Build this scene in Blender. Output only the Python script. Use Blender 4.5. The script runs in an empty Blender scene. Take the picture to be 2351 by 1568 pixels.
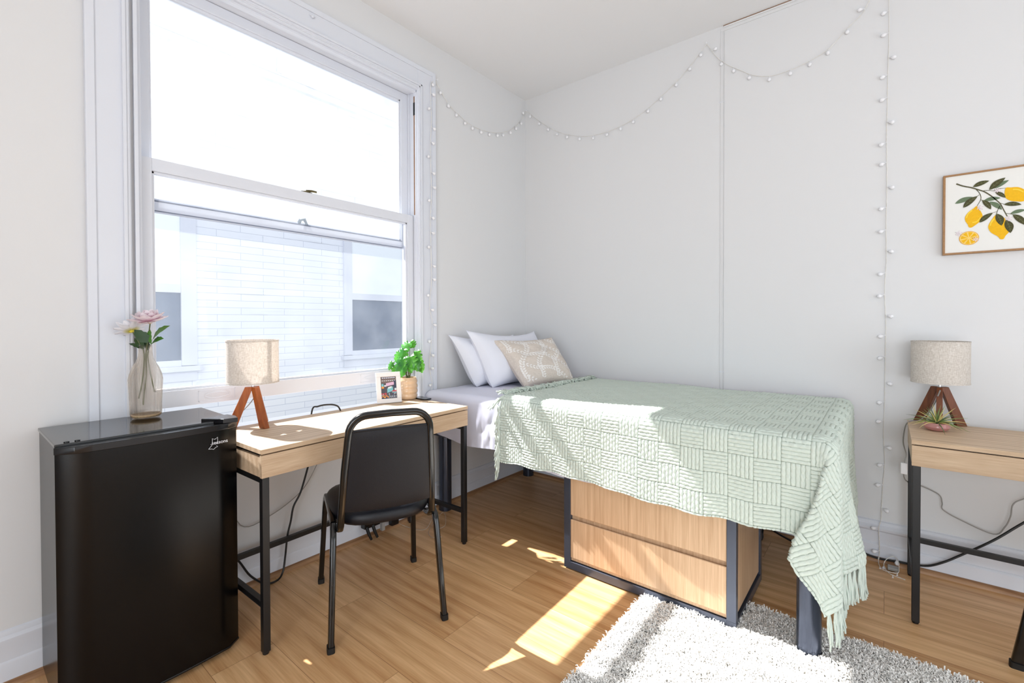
import bpy, bmesh, math, random
import numpy as np
from math import sin, cos, pi, radians, sqrt, atan2, hypot
from mathutils import Vector, Matrix
random.seed(7); RNG = np.random.default_rng(7)
S = bpy.context.scene
C = S.collection

# ------------------------------------------------------------------ camera
IMW, IMH = 2351, 1568
F_PX, PY = 1063.3, 752.1
cd = bpy.data.cameras.new('camera'); cam = bpy.data.objects.new('camera', cd); C.objects.link(cam)
cd.sensor_fit = 'HORIZONTAL'; cd.sensor_width = 36.0; cd.lens = F_PX/IMW*36.0
cd.shift_y = -(IMH/2-PY)/IMW; cd.clip_start = 0.05; cd.clip_end = 200
yaw, pitch, roll = radians(38.93), radians(-.71), radians(-.16)
fw = Vector((-sin(yaw)*cos(pitch), cos(yaw)*cos(pitch), sin(pitch)))
rt = Vector((cos(yaw), sin(yaw), 0)); up = rt.cross(fw)
r2 = rt*cos(roll)+up*sin(roll); u2 = up*cos(roll)-rt*sin(roll)
cam.matrix_world = Matrix(((r2.x,u2.x,-fw.x,0),(r2.y,u2.y,-fw.y,0),(r2.z,u2.z,-fw.z,1.25),(0,0,0,1)))
S.camera = cam

# ------------------------------------------------------------------ exposure, sky, sun, added fill light
S.view_settings.view_transform = 'Standard'; S.view_settings.look = 'None'
S.view_settings.exposure = 0.0; S.view_settings.gamma = 1.0
S.view_settings.use_curve_mapping = False
w = bpy.data.worlds.new('sky'); S.world = w; w.use_nodes = True
bg = w.node_tree.nodes['Background']; bg.inputs[0].default_value = (.89,.94,1,1); bg.inputs[1].default_value = 1.0
sd = bpy.data.lights.new('sun', 'SUN'); sun = bpy.data.objects.new('sun', sd); C.objects.link(sun)
sd.energy = 17.0; sd.angle = radians(.6); sd.color = (1,.98,.955)
SUND = Vector((.895,.16,-1)).normalized()
sun.rotation_euler = SUND.to_track_quat('-Z','Y').to_euler()
def area(name, loc, target, sx, sy, power, col):
    d = bpy.data.lights.new(name,'AREA'); o = bpy.data.objects.new(name,d); C.objects.link(o)
    d.shape = 'RECTANGLE'; d.size = sx; d.size_y = sy; d.energy = power; d.color = col
    o.location = loc; o.rotation_euler = (Vector(target)-Vector(loc)).to_track_quat('-Z','Y').to_euler()
    return o
# fill lights added in made-up openings of the two walls behind the camera
area('fill_light_back', (1.0,-2.68,1.25), (2.0,3,2.0), 2.2, 2.0, 99, (.875,.945,1))
area('fill_light_side', (2.38,1.1,1.2), (-2,1.9,1.7), 2.6, 1.8, 30, (.875,.945,1))

# ------------------------------------------------------------------ materials
def lin(c): return tuple(((v/255)/12.92 if v/255<=.04045 else ((v/255+.055)/1.055)**2.4) for v in c)
def newmat(name):
    m = bpy.data.materials.new(name); m.use_nodes = True
    nt = m.node_tree; return m, nt, nt.nodes['Principled BSDF']
def pm(name, rgb, rough=.5, metal=0, spec=.5, bump=0, bscale=200, var=0, vscale=3, coat=0):
    m, nt, b = newmat(name); c = lin(rgb)
    b.inputs['Base Color'].default_value = (*c,1); b.inputs['Roughness'].default_value = rough
    b.inputs['Metallic'].default_value = metal; b.inputs['Specular IOR Level'].default_value = spec
    b.inputs['Coat Weight'].default_value = coat
    if bump or var:
        tc = nt.nodes.new('ShaderNodeTexCoord')
    if bump:
        n = nt.nodes.new('ShaderNodeTexNoise'); n.inputs['Scale'].default_value = bscale; n.inputs['Detail'].default_value = 4
        bp = nt.nodes.new('ShaderNodeBump'); bp.inputs['Strength'].default_value = bump; bp.inputs['Distance'].default_value = .002
        nt.links.new(tc.outputs['Object'], n.inputs['Vector']); nt.links.new(n.outputs[0], bp.inputs['Height']); nt.links.new(bp.outputs[0], b.inputs['Normal'])
    if var:
        n = nt.nodes.new('ShaderNodeTexNoise'); n.inputs['Scale'].default_value = vscale; n.inputs['Detail'].default_value = 5
        mx = nt.nodes.new('ShaderNodeMix'); mx.data_type = 'RGBA'
        mx.inputs[6].default_value = (*[v*(1-var) for v in c],1); mx.inputs[7].default_value = (*[min(1,v*(1+var)) for v in c],1)
        nt.links.new(tc.outputs['Object'], n.inputs['Vector']); nt.links.new(n.outputs[0], mx.inputs[0]); nt.links.new(mx.outputs[2], b.inputs['Base Color'])
    return m
def wood(name, dark, light, axis='X', fine=60, long=2.5, rough=.45, spec=.4, swirl=.5, plank=None, bump=.15, pores=.5):
    """wood grain stretched along one axis; plank=(length, width) lays a floor of boards along X"""
    m, nt, b = newmat(name); N = nt.nodes; Lk = nt.links.new
    tc = N.new('ShaderNodeTexCoord'); co = tc.outputs['Object']
    def mp(scale):
        k = N.new('ShaderNodeMapping'); k.inputs['Scale'].default_value = scale; Lk(co2, k.inputs[0]); return k.outputs[0]
    co2 = co; br = None
    if plank:
        br = N.new('ShaderNodeTexBrick'); Lk(co, br.inputs['Vector'])
        br.inputs['Scale'].default_value = 1; br.inputs['Brick Width'].default_value = plank[0]; br.inputs['Row Height'].default_value = plank[1]
        br.inputs['Mortar Size'].default_value = .0009; br.inputs['Mortar Smooth'].default_value = .2; br.offset = .37; br.inputs['Bias'].default_value = 0
        br.inputs['Color1'].default_value = (0,0,0,1); br.inputs['Color2'].default_value = (1,1,1,1); br.inputs['Mortar'].default_value = (.5,.5,.5,1)
        vm = N.new('ShaderNodeVectorMath'); vm.operation = 'MULTIPLY_ADD'; vm.inputs[1].default_value = (7,5,3)
        Lk(br.outputs['Color'], vm.inputs[0]); Lk(co, vm.inputs[2]); co2 = vm.outputs[0]
    ax = 'XYZ'.index(axis)
    s1 = [fine]*3; s1[ax] = long
    s2 = [fine*.12]*3; s2[ax] = long*.45
    s3 = [fine*6]*3; s3[ax] = long*5
    n1 = N.new('ShaderNodeTexNoise'); n1.inputs['Detail'].default_value = 6; n1.inputs['Roughness'].default_value = .6; n1.inputs['Scale'].default_value = 1; Lk(mp(s1), n1.inputs['Vector'])
    wv = N.new('ShaderNodeTexWave'); wv.wave_type = 'BANDS'; wv.bands_direction = 'Y' if axis!='Y' else 'X'
    wv.inputs['Scale'].default_value = 1.6; wv.inputs['Distortion'].default_value = 9; wv.inputs['Detail'].default_value = 3; wv.inputs['Detail Scale'].default_value = .7
    Lk(mp(s2), wv.inputs['Vector'])
    n3 = N.new('ShaderNodeTexNoise'); n3.inputs['Scale'].default_value = 1; n3.inputs['Detail'].default_value = 2; Lk(mp(s3), n3.inputs['Vector'])
    def mth(op, a, bb):
        k = N.new('ShaderNodeMath'); k.operation = op
        for i, v in enumerate((a,bb)):
            if isinstance(v,(int,float)): k.inputs[i].default_value = v
            else: Lk(v, k.inputs[i])
        return k.outputs[0]
    f = mth('ADD', mth('MULTIPLY', n1.outputs[0], 1-swirl), mth('MULTIPLY', wv.outputs[0], swirl*.55))
    f = mth('ADD', f, mth('MULTIPLY', mth('SUBTRACT', n3.outputs[0], .5), pores))
    if plank: f = mth('ADD', f, mth('MULTIPLY', mth('SUBTRACT', br.outputs['Color'], .5), .22))
    cr = N.new('ShaderNodeValToRGB'); cr.color_ramp.elements[0].position = .12; cr.color_ramp.elements[1].position = .78
    cr.color_ramp.elements[0].color = (*lin(dark),1); cr.color_ramp.elements[1].color = (*lin(light),1)
    Lk(f, cr.inputs[0]); out = cr.outputs[0]
    if plank:
        mx = N.new('ShaderNodeMix'); mx.data_type = 'RGBA'; Lk(br.outputs['Fac'], mx.inputs[0]); Lk(out, mx.inputs[6]); mx.inputs[7].default_value = (*[v*.6 for v in lin(dark)],1); out = mx.outputs[2]
    Lk(out, b.inputs['Base Color'])
    b.inputs['Roughness'].default_value = rough; b.inputs['Specular IOR Level'].default_value = spec
    bp = N.new('ShaderNodeBump'); bp.inputs['Strength'].default_value = bump; bp.inputs['Distance'].default_value = .001; Lk(f, bp.inputs['Height']); Lk(bp.outputs[0], b.inputs['Normal'])
    return m
def linen(name, dark, light, transl=.0, scale=1.0):
    m, nt, b = newmat(name); N = nt.nodes; Lk = nt.links.new
    tc = N.new('ShaderNodeTexCoord'); outs = []
    for sc in ((90,90,900),(700,700,60)):
        k = N.new('ShaderNodeMapping'); k.inputs['Scale'].default_value = [v*scale for v in sc]; Lk(tc.outputs['Object'], k.inputs[0])
        n = N.new('ShaderNodeTexNoise'); n.inputs['Scale'].default_value = 1; n.inputs['Detail'].default_value = 3; Lk(k.outputs[0], n.inputs['Vector']); outs.append(n.outputs[0])
    ad = N.new('ShaderNodeMath'); ad.operation = 'ADD'; Lk(outs[0], ad.inputs[0]); Lk(outs[1], ad.inputs[1])
    cr = N.new('ShaderNodeValToRGB'); cr.color_ramp.elements[0].position = .38; cr.color_ramp.elements[1].position = .62
    hv = N.new('ShaderNodeMath'); hv.operation = 'MULTIPLY'; hv.inputs[1].default_value = .5; Lk(ad.outputs[0], hv.inputs[0]); Lk(hv.outputs[0], cr.inputs[0])
    cr.color_ramp.elements[0].color = (*lin(dark),1); cr.color_ramp.elements[1].color = (*lin(light),1)
    Lk(cr.outputs[0], b.inputs['Base Color']); b.inputs['Roughness'].default_value = .9; b.inputs['Specular IOR Level'].default_value = .1
    if transl:
        tr = N.new('ShaderNodeBsdfTranslucent'); Lk(cr.outputs[0], tr.inputs[0]); ms = N.new('ShaderNodeMixShader'); ms.inputs[0].default_value = transl
        Lk(b.outputs[0], ms.inputs[1]); Lk(tr.outputs[0], ms.inputs[2]); Lk(ms.outputs[0], N['Material Output'].inputs[0])
    return m
def pane(name, haze, tint=(1,1,1), hazecol=(.9,.95,1), spots=0):
    """window glass: see-through, a little mirror, dust that catches the light"""
    m, nt, b = newmat(name); N = nt.nodes; Lk = nt.links.new; N.remove(b)
    t = N.new('ShaderNodeBsdfTransparent'); t.inputs[0].default_value = (*tint,1)
    g = N.new('ShaderNodeBsdfGlossy'); g.inputs['Roughness'].default_value = .02
    lw = N.new('ShaderNodeLayerWeight'); lw.inputs[0].default_value = .5
    pw = N.new('ShaderNodeMath'); pw.operation = 'POWER'; pw.inputs[1].default_value = 5; Lk(lw.outputs['Facing'], pw.inputs[0])
    ma = N.new('ShaderNodeMath'); ma.operation = 'MULTIPLY_ADD'; ma.inputs[1].default_value = .6; ma.inputs[2].default_value = .02; Lk(pw.outputs[0], ma.inputs[0])
    m1 = N.new('ShaderNodeMixShader'); Lk(ma.outputs[0], m1.inputs[0]); Lk(t.outputs[0], m1.inputs[1]); Lk(g.outputs[0], m1.inputs[2])
    d = N.new('ShaderNodeBsdfTranslucent'); d.inputs[0].default_value = (*hazecol,1)
    m2 = N.new('ShaderNodeMixShader'); Lk(m1.outputs[0], m2.inputs[1]); Lk(d.outputs[0], m2.inputs[2])
    if spots:
        tc = N.new('ShaderNodeTexCoord'); n = N.new('ShaderNodeTexNoise'); n.inputs['Scale'].default_value = 5; n.inputs['Detail'].default_value = 6; Lk(tc.outputs['Object'], n.inputs['Vector'])
        mr = N.new('ShaderNodeMapRange'); mr.inputs[1].default_value = .3; mr.inputs[2].default_value = .75; mr.inputs[3].default_value = haze*.6; mr.inputs[4].default_value = haze*(1+spots)
        Lk(n.outputs[0], mr.inputs[0]); Lk(mr.outputs[0], m2.inputs[0])
    else: m2.inputs[0].default_value = haze
    Lk(m2.outputs[0], N['Material Output'].inputs[0]); return m

M = {}
M['wall'] = pm('wall_paint', (221,221,222), .75, spec=.2, bump=.12, bscale=60)
M['ceil'] = pm('ceiling_paint', (234,234,235), .85, spec=.15, bump=.1, bscale=50)
M['trim'] = pm('trim_paint', (220,223,231), .4, spec=.4, bump=.12, bscale=30)
M['floor'] = wood('oak_plank_floor', (182,130,80), (236,194,144), 'X', fine=26, long=1.3, rough=.36, spec=.45, swirl=.3, plank=(1.35,.2143), bump=.06, pores=.5)
M['qround'] = wood('oak_quarter_round', (128,88,56), (186,146,108), 'Y', fine=60, long=3, rough=.45)
M['qround_x'] = wood('oak_quarter_round_x', (128,88,56), (186,146,108), 'X', fine=60, long=3, rough=.45)
M['oak_y'] = wood('light_oak_laminate', (180,150,120), (226,202,172), 'X', fine=42, long=2.2, rough=.5, spec=.35, swirl=.45, pores=.5)
M['oak_dr'] = wood('dresser_oak', (176,140,106), (218,186,152), 'Z', fine=90, long=1.6, rough=.5, spec=.35, swirl=.1, pores=.7)
M['metal'] = pm('black_powder_coat', (18,18,20), .42, spec=.5, bump=.05, bscale=600)
M['steelblue'] = pm('graphite_metal', (78,84,98), .3, metal=.5, spec=.5)
M['bedleg'] = pm('graphite_bed_metal', (70,76,90), .25, metal=.7, spec=.5)
M['chairmetal'] = pm('black_gloss_enamel', (8,8,9), .16, spec=.6)
M['vinyl'] = pm('black_vinyl', (12,14,22), .42, spec=.35, bump=.25, bscale=420)
M['fridge'] = pm('black_fridge_enamel', (2.5,2.5,3.5), .24, spec=.26, bump=.06, bscale=500)
M['fridgetop'] = pm('black_fridge_top', (9,9,11), .08, spec=.7)
M['plastic'] = pm('black_plastic', (12,13,17), .22, spec=.5)
M['rubber'] = pm('black_rubber', (10,10,10), .6)
M['white_ink'] = pm('silver_white_ink', (225,225,228), .4)
M['shade'] = linen('linen_shade', (210,201,191), (252,247,241), .35)
M['seam'] = linen('linen_seam', (150,122,100), (190,160,134), .1)
M['teak'] = wood('orange_brown_wood', (126,58,14), (178,98,36), 'Z', fine=70, long=6, rough=.38, spec=.5, swirl=.3)
M['walnut'] = wood('dark_brown_wood', (80,38,16), (128,70,34), 'Z', fine=70, long=6, rough=.38, spec=.5, swirl=.3)
M['chrome'] = pm('chrome', (215,215,220), .15, metal=1)
M['clearcord'] = pm('clear_grey_cord', (150,148,144), .3)
M['blackcord'] = pm('black_cord', (10,10,11), .35)
M['sheet'] = pm('white_cotton', (226,227,242), .85, spec=.1, bump=.1, bscale=300)
M['pillow'] = pm('white_pillow_cotton', (232,234,244), .85, spec=.1, bump=.1, bscale=300)
M['cushion'] = linen('beige_linen', (205,194,184), (224,214,204), 0, .6)
M['embroid'] = pm('white_embroidery', (238,234,230), .8, spec=.1)
M['sage'] = pm('sage_yarn', (207,217,207), .95, spec=.05, bump=.5, bscale=900, var=.08, vscale=250)
M['rugpile'] = pm('white_shag', (252,250,246), .95, spec=.05)
M['rugback'] = pm('rug_backing', (240,236,230), .95)
M['pot'] = pm('beige_glazed_ceramic', (214,182,148), .14, spec=.6, var=.06, vscale=12)
M['soil'] = pm('soil', (58,50,36), .95, bump=.8, bscale=150)
M['paper'] = pm('white_canvas', (232,231,227), .9, bump=.1, bscale=700)
M['goldwood'] = pm('gold_brown_frame', (160,118,74), .45, spec=.5, bump=.6, bscale=300, var=.25, vscale=120)
M['whiteframe'] = pm('white_frame_paint', (232,230,230), .35)
M['bulb'] = pm('frosted_white_bulb', (240,240,243), .35, spec=.5)
M['wire'] = pm('pale_grey_wire', (226,223,217), .5)
M['siding'] = pm('white_siding_paint', (232,235,240), .7)
M['nbtrim'] = pm('white_exterior_trim', (214,218,228), .6)
M['nbblind'] = pm('white_blind', (240,246,250), .6)
M['nbglass'] = pm('dark_screen_glass', (88,104,128), .35, var=.15, vscale=20)
M['glass_up'] = pane('dusty_window_glass', .065, spots=.5)
M['glass_lo'] = pane('clean_window_glass', .028, tint=(.97,.98,1), spots=.6)
M['brass'] = pm('old_brass', (96,88,60), .35, metal=.8)
M['rawwood'] = pm('bare_old_wood', (140,100,66), .7, var=.4, vscale=40)
def siding_nodes():
    m = M['siding']; nt = m.node_tree; N = nt.nodes; Lk = nt.links.new; b = N['Principled BSDF']
    tc = N.new('ShaderNodeTexCoord'); sx = N.new('ShaderNodeSeparateXYZ'); Lk(tc.outputs['Object'], sx.inputs[0])
    cb = N.new('ShaderNodeCombineXYZ'); Lk(sx.outputs[1], cb.inputs[0]); Lk(sx.outputs[2], cb.inputs[1])
    br = N.new('ShaderNodeTexBrick'); Lk(cb.outputs[0], br.inputs[0]); br.inputs['Scale'].default_value = 1
    br.inputs['Brick Width'].default_value = .55; br.inputs['Row Height'].default_value = .088; br.inputs['Mortar Size'].default_value = .004; br.inputs['Mortar Smooth'].default_value = .3
    br.inputs['Color1'].default_value = (*lin((233,236,241)),1); br.inputs['Color2'].default_value = (*lin((228,232,240)),1); br.inputs['Mortar'].default_value = (*lin((196,202,215)),1)
    k = N.new('ShaderNodeMapping'); k.inputs['Scale'].default_value = (1,1.3,14); Lk(tc.outputs['Object'], k.inputs[0])
    n = N.new('ShaderNodeTexNoise'); n.inputs['Scale'].default_value = 1; n.inputs['Detail'].default_value = 4; Lk(k.outputs[0], n.inputs['Vector'])
    cr = N.new('ShaderNodeValToRGB'); cr.color_ramp.elements[0].position = .60; cr.color_ramp.elements[1].position = .74
    Lk(n.outputs[0], cr.inputs[0]); mx = N.new('ShaderNodeMix'); mx.data_type = 'RGBA'
    ml = N.new('ShaderNodeMath'); ml.operation = 'MULTIPLY'; Lk(cr.outputs[0], ml.inputs[0])
    ml2 = N.new('ShaderNodeMath'); ml2.operation = 'MULTIPLY_ADD'; Lk(br.outputs['Fac'], ml2.inputs[0]); ml2.inputs[1].default_value = .9; ml2.inputs[2].default_value = .12; Lk(ml2.outputs[0], ml.inputs[1])
    Lk(ml.outputs[0], mx.inputs[0]); Lk(br.outputs[0], mx.inputs[6]); mx.inputs[7].default_value = (*lin((150,156,170)),1)
    Lk(mx.outputs[2], b.inputs['Base Color'])
siding_nodes()

# ------------------------------------------------------------------ mesh helpers
WM = {}
class MB:
    def __init__(s): s.v = []; s.f = []; s.m = []
    def add(s, vs, fs, mi=0):
        o = len(s.v); s.v += [tuple(v) for v in vs]; s.f += [tuple(i+o for i in f) for f in fs]; s.m += [mi]*len(fs); return s
    def box(s, a, b, mi=0):
        x0,y0,z0 = a; x1,y1,z1 = b
        return s.add([(x0,y0,z0),(x1,y0,z0),(x1,y1,z0),(x0,y1,z0),(x0,y0,z1),(x1,y0,z1),(x1,y1,z1),(x0,y1,z1)],
                     [(0,3,2,1),(4,5,6,7),(0,1,5,4),(1,2,6,5),(2,3,7,6),(3,0,4,7)], mi)
    def tube(s, pts, r, n=8, mi=0, cap=True, closed=False, sec=None, upv=None):
        pts = [Vector(p) for p in pts]; k = len(pts); o = len(s.v)
        prev = None
        for i, p in enumerate(pts):
            a = pts[(i-1)%k] if (i>0 or closed) else p; b = pts[(i+1)%k] if (i<k-1 or closed) else p
            t = (b-a).normalized() if (b-a).length>1e-9 else Vector((0,0,1))
            if upv is not None: u = Vector(upv)-t*Vector(upv).dot(t)
            elif prev is None:
                u = Vector((0,0,1)) if abs(t.z)<.9 else Vector((1,0,0)); u = u-t*u.dot(t)
            else: u = prev-t*prev.dot(t)
            if u.length<1e-6: u = t.orthogonal()
            u.normalize(); prev = u; v = t.cross(u)
            rr = r[i] if isinstance(r,(list,tuple)) else r
            if sec is None: ring = [(cos(2*pi*j/n)*rr, sin(2*pi*j/n)*rr) for j in range(n)]
            else: ring = [(q[0]*rr, q[1]*rr) for q in sec]
            for q in ring: s.v.append(tuple(p+u*q[0]+v*q[1]))
        m_ = n if sec is None else len(sec)
        for i in range(k if closed else k-1):
            for j in range(m_):
                a = o+i*m_+j; b = o+i*m_+(j+1)%m_; c = o+((i+1)%k)*m_+(j+1)%m_; d = o+((i+1)%k)*m_+j
                s.f.append((a,b,c,d)); s.m.append(mi)
        if cap and not closed:
            s.f.append(tuple(o+j for j in range(m_))[::-1]); s.f.append(tuple(o+(k-1)*m_+j for j in range(m_))); s.m += [mi,mi]
        return s
    def lathe(s, prof, c=(0,0,0), n=32, mi=0, rib=0, ribn=0, caps=True):
        o = len(s.v); k = len(prof)
        for r, z in prof:
            for j in range(n):
                a = 2*pi*j/n; q = r*(1+rib*cos(ribn*a)); s.v.append((c[0]+q*cos(a), c[1]+q*sin(a), c[2]+z))
        for i in range(k-1):
            for j in range(n):
                s.f.append((o+i*n+j, o+i*n+(j+1)%n, o+(i+1)*n+(j+1)%n, o+(i+1)*n+j)); s.m.append(mi)
        if caps:
            s.f.append(tuple(o+j for j in range(n))[::-1]); s.f.append(tuple(o+(k-1)*n+j for j in range(n))); s.m += [mi,mi]
        return s
    def prism(s, poly, fn0, fn1, mi=0):
        """polygon extruded: fn0/fn1 map (a,b) to 3D for the two faces"""
        n = len(poly); A = [fn0(*p) for p in poly]; B = [fn1(*p) for p in poly]
        return s.add(A+B, [tuple(range(n))[::-1], tuple(range(n,2*n))]+[(i,(i+1)%n,n+(i+1)%n,n+i) for i in range(n)], mi)
    def ball(s, c, r, n=8, sq=(1,1,1), mi=0):
        return s.lathe([(max(1e-4,r*sin(pi*i/n))*1, -r*cos(pi*i/n)*sq[2]) for i in range(n+1)], c, n+2, mi, caps=False)
    def build(s, name, mat, parent=None, smooth=False, bevel=0, origin=None, seg=2, angle=35):
        me = bpy.data.meshes.new(name)
        vs = s.v
        if parent is not None and parent.name in WM:
            iv = WM[parent.name].inverted(); vs = [tuple(iv@Vector(v)) for v in vs]; W = WM[parent.name]
        elif parent is None:
            if origin is None:
                a = np.array(vs); origin = (float((a[:,0].min()+a[:,0].max())/2), float((a[:,1].min()+a[:,1].max())/2), float(a[:,2].min()))
            vs = [(v[0]-origin[0],v[1]-origin[1],v[2]-origin[2]) for v in vs]; W = Matrix.Translation(origin)
        else: W = Matrix.Identity(4)
        me.from_pydata(vs, [], s.f); me.update()
        mats = mat if isinstance(mat,(list,tuple)) else [mat]
        for q in mats: me.materials.append(q)
        if len(mats)>1: me.polygons.foreach_set('material_index', s.m)
        bm = bmesh.new(); bm.from_mesh(me); bmesh.ops.recalc_face_normals(bm, faces=bm.faces); bm.to_mesh(me); bm.free()
        if smooth:
            me.polygons.foreach_set('use_smooth', [True]*len(me.polygons))
            if smooth != 'all': me.set_sharp_from_angle(angle=radians(angle))
        o = bpy.data.objects.new(name, me); C.objects.link(o)
        if parent is not None: o.parent = parent
        else: o.location = origin
        WM[o.name] = W
        if bevel:
            md = o.modifiers.new('bevel','BEVEL'); md.width = bevel; md.segments = seg; md.limit_method = 'ANGLE'; md.angle_limit = radians(30)
            if not smooth:
                me.polygons.foreach_set('use_smooth', [True]*len(me.polygons)); me.set_sharp_from_angle(angle=radians(50)); md.harden_normals = True
        return o
def npmesh(name, V, Fq, mat, parent=None, smooth=True, mids=None):
    """large mesh from numpy arrays (quads); V in world coordinates"""
    V = np.asarray(V, dtype=np.float64)
    if parent is not None and parent.name in WM:
        W = np.array(WM[parent.name].inverted()); V = V@W[:3,:3].T+W[:3,3]; WW = WM[parent.name]; org = None
    else:
        org = ((V[:,0].min()+V[:,0].max())/2, (V[:,1].min()+V[:,1].max())/2, V[:,2].min()); V = V-np.array(org); WW = Matrix.Translation(org)
    me = bpy.data.meshes.new(name); n = len(V); k = len(Fq)
    me.vertices.add(n); me.vertices.foreach_set('co', V.astype(np.float32).ravel())
    me.loops.add(k*4); me.loops.foreach_set('vertex_index', np.asarray(Fq,dtype=np.int32).ravel())
    me.polygons.add(k); me.polygons.foreach_set('loop_start', np.arange(0,k*4,4,dtype=np.int32)); me.polygons.foreach_set('loop_total', np.full(k,4,dtype=np.int32))
    for q in (mat if isinstance(mat,(list,tuple)) else [mat]): me.materials.append(q)
    if mids is not None: me.polygons.foreach_set('material_index', np.asarray(mids,dtype=np.int32))
    me.update(calc_edges=True); me.validate()
    me.polygons.foreach_set('use_smooth', [smooth]*len(me.polygons))
    o = bpy.data.objects.new(name, me); C.objects.link(o)
    if parent is not None: o.parent = parent
    else: o.location = org
    WM[o.name] = WW
    return o
def gridfaces(nu, nv):
    a = np.arange(nu*nv).reshape(nu,nv)
    return np.stack([a[:-1,:-1].ravel(), a[1:,:-1].ravel(), a[1:,1:].ravel(), a[:-1,1:].ravel()],1)
def tag(o, label=None, cat=None, group=None, kind=None):
    if label: o['label'] = label
    if cat: o['category'] = cat
    if group: o['group'] = group
    if kind: o['kind'] = kind
    return o
def thing(name, label, cat, loc=(0,0,0), rotz=0, group=None, kind=None):
    o = bpy.data.objects.new(name, None); o.empty_display_size = .05; C.objects.link(o)
    o.location = loc; o.rotation_euler = (0,0,rotz)
    WM[o.name] = Matrix.Translation(loc)@Matrix.Rotation(rotz,4,'Z')
    return tag(o, label, cat, group, kind)
def local_thing(name, label, cat, group=None):
    """built in its own coordinates, placed afterwards"""
    o = bpy.data.objects.new(name, None); o.empty_display_size = .05; C.objects.link(o); WM[o.name] = Matrix.Identity(4)
    return tag(o, label, cat, group)
def place(o, loc, rz=0): o.location = loc; o.rotation_euler = (0,0,rz)
def copy_tree(o, parent=None):
    c = o.copy(); C.objects.link(c)
    if parent is not None: c.parent = parent
    for ch in list(o.children): copy_tree(ch, c)
    return c
def struct(o): o['kind'] = 'structure'; return o
def smooth_path(pts, sub=4):
    P = [Vector(p) for p in pts]; out = []
    for i in range(len(P)-1):
        p0 = P[max(i-1,0)]; p1 = P[i]; p2 = P[i+1]; p3 = P[min(i+2,len(P)-1)]
        for k in range(sub):
            t = k/sub
            out.append(.5*((2*p1)+(p2-p0)*t+(2*p0-5*p1+4*p2-p3)*t*t+(3*p1-p0-3*p2+p3)*t**3))
    out.append(P[-1]); return out
def _rr(a, b, c):
    """rounded rectangle section, half sizes a,b, corner radius fraction"""
    r = min(a,b)*c*2 if c<=.5 else min(a,b); r = min(r,min(a,b)); out = []
    for (sx,sy,a0) in ((1,1,0),(-1,1,90),(-1,-1,180),(1,-1,270)):
        for k in range(4):
            t = radians(a0+k*30); out.append((sx*(a-r)+r*cos(t), sy*(b-r)+r*sin(t)))
    return out

# ------------------------------------------------------------------ the room
XA, YB, ZC = -2.355, 3.10, 3.095
XR, YK = 2.3, -2.6
WY0, WY1, WZ0, WZ1 = .50, 1.96, .735, 2.76          # window opening in the left wall
TH = .16
m = MB(); m.box((XA-TH,YK-.15,-.12),(XR+.15,YB+.15,0)); struct(m.build('floor', M['floor'], origin=(0,1.448,0)))
m = MB(); m.box((XA-TH,YK-.15,ZC),(XR+.15,YB+.15,ZC+.12)); struct(m.build('ceiling', M['ceil']))
m = MB()
m.box((XA-TH,YK-.15,0),(XA,WY0,ZC)); m.box((XA-TH,WY1,0),(XA,YB+.15,ZC)); m.box((XA-TH,WY0,0),(XA,WY1,WZ0)); m.box((XA-TH,WY0,WZ1),(XA,WY1,ZC))
struct(m.build('wall_left', M['wall']))
m = MB(); m.box((XA,YB,0),(XR+.15,YB+.15,ZC)); struct(m.build('wall_right', M['wall']))
# walls behind the camera, each with a wide opening added for fill light
m = MB(); m.box((XA,YK-.15,0),(XR,YK,.2)); m.box((XA,YK-.15,2.3),(XR,YK,ZC)); m.box((XA,YK-.15,.2),(-.15,YK,2.3)); m.box((2.15,YK-.15,.2),(XR,YK,2.3))
struct(m.build('wall_back', M['wall']))
m = MB(); m.box((XR,YK,0),(XR+.15,YB,.25)); m.box((XR,YK,2.15),(XR+.15,YB,ZC)); m.box((XR,YK,.25),(XR+.15,-.25,2.15)); m.box((XR,2.45,.25),(XR+.15,YB,2.15))
struct(m.build('wall_side', M['wall']))
# baseboards (stepped profile) and the oak quarter rounds
PROF = [(0,0),(.040,0),(.040,.082),(.034,.090),(.030,.092),(.030,.150),(.036,.158),(.036,.168),(.020,.180),(.020,.186),(.012,.196),(0,.200)]
def run_a(y0, y1, sc=1, h=1): return MB().prism(PROF, lambda d,z: (XA+d*sc, y0, z*h), lambda d,z: (XA+d*sc, y1, z*h))
def run_b(x0, x1, sc=1, h=1): return MB().prism(PROF, lambda d,z: (x0, YB-d*sc, z*h), lambda d,z: (x1, YB-d*sc, z*h))
struct(run_a(YK, .60, .35, .97).build('baseboard_left', M['trim'], smooth=True, angle=25))
struct(run_a(.60, YB-.04, .35, .87).build('baseboard_left', M['trim'], smooth=True, angle=25))
struct(run_b(XA, XR).build('baseboard_right', M['trim'], smooth=True, angle=25))
QP = [(0,0),(.022,0),(.021,.008),(.016,.016),(.008,.021),(0,.022)]
m = MB().prism(QP, lambda d,z: (XA+.013+d,YK,z), lambda d,z: (XA+.013+d,YB-.06,z)); struct(m.build('trim_1', M['qround'], smooth=True))
m = MB().prism(QP, lambda d,z: (XA+.013,YB-.040-d,z), lambda d,z: (XR,YB-.040-d,z)); struct(m.build('trim_2', M['qround_x'], smooth=True))
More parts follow.
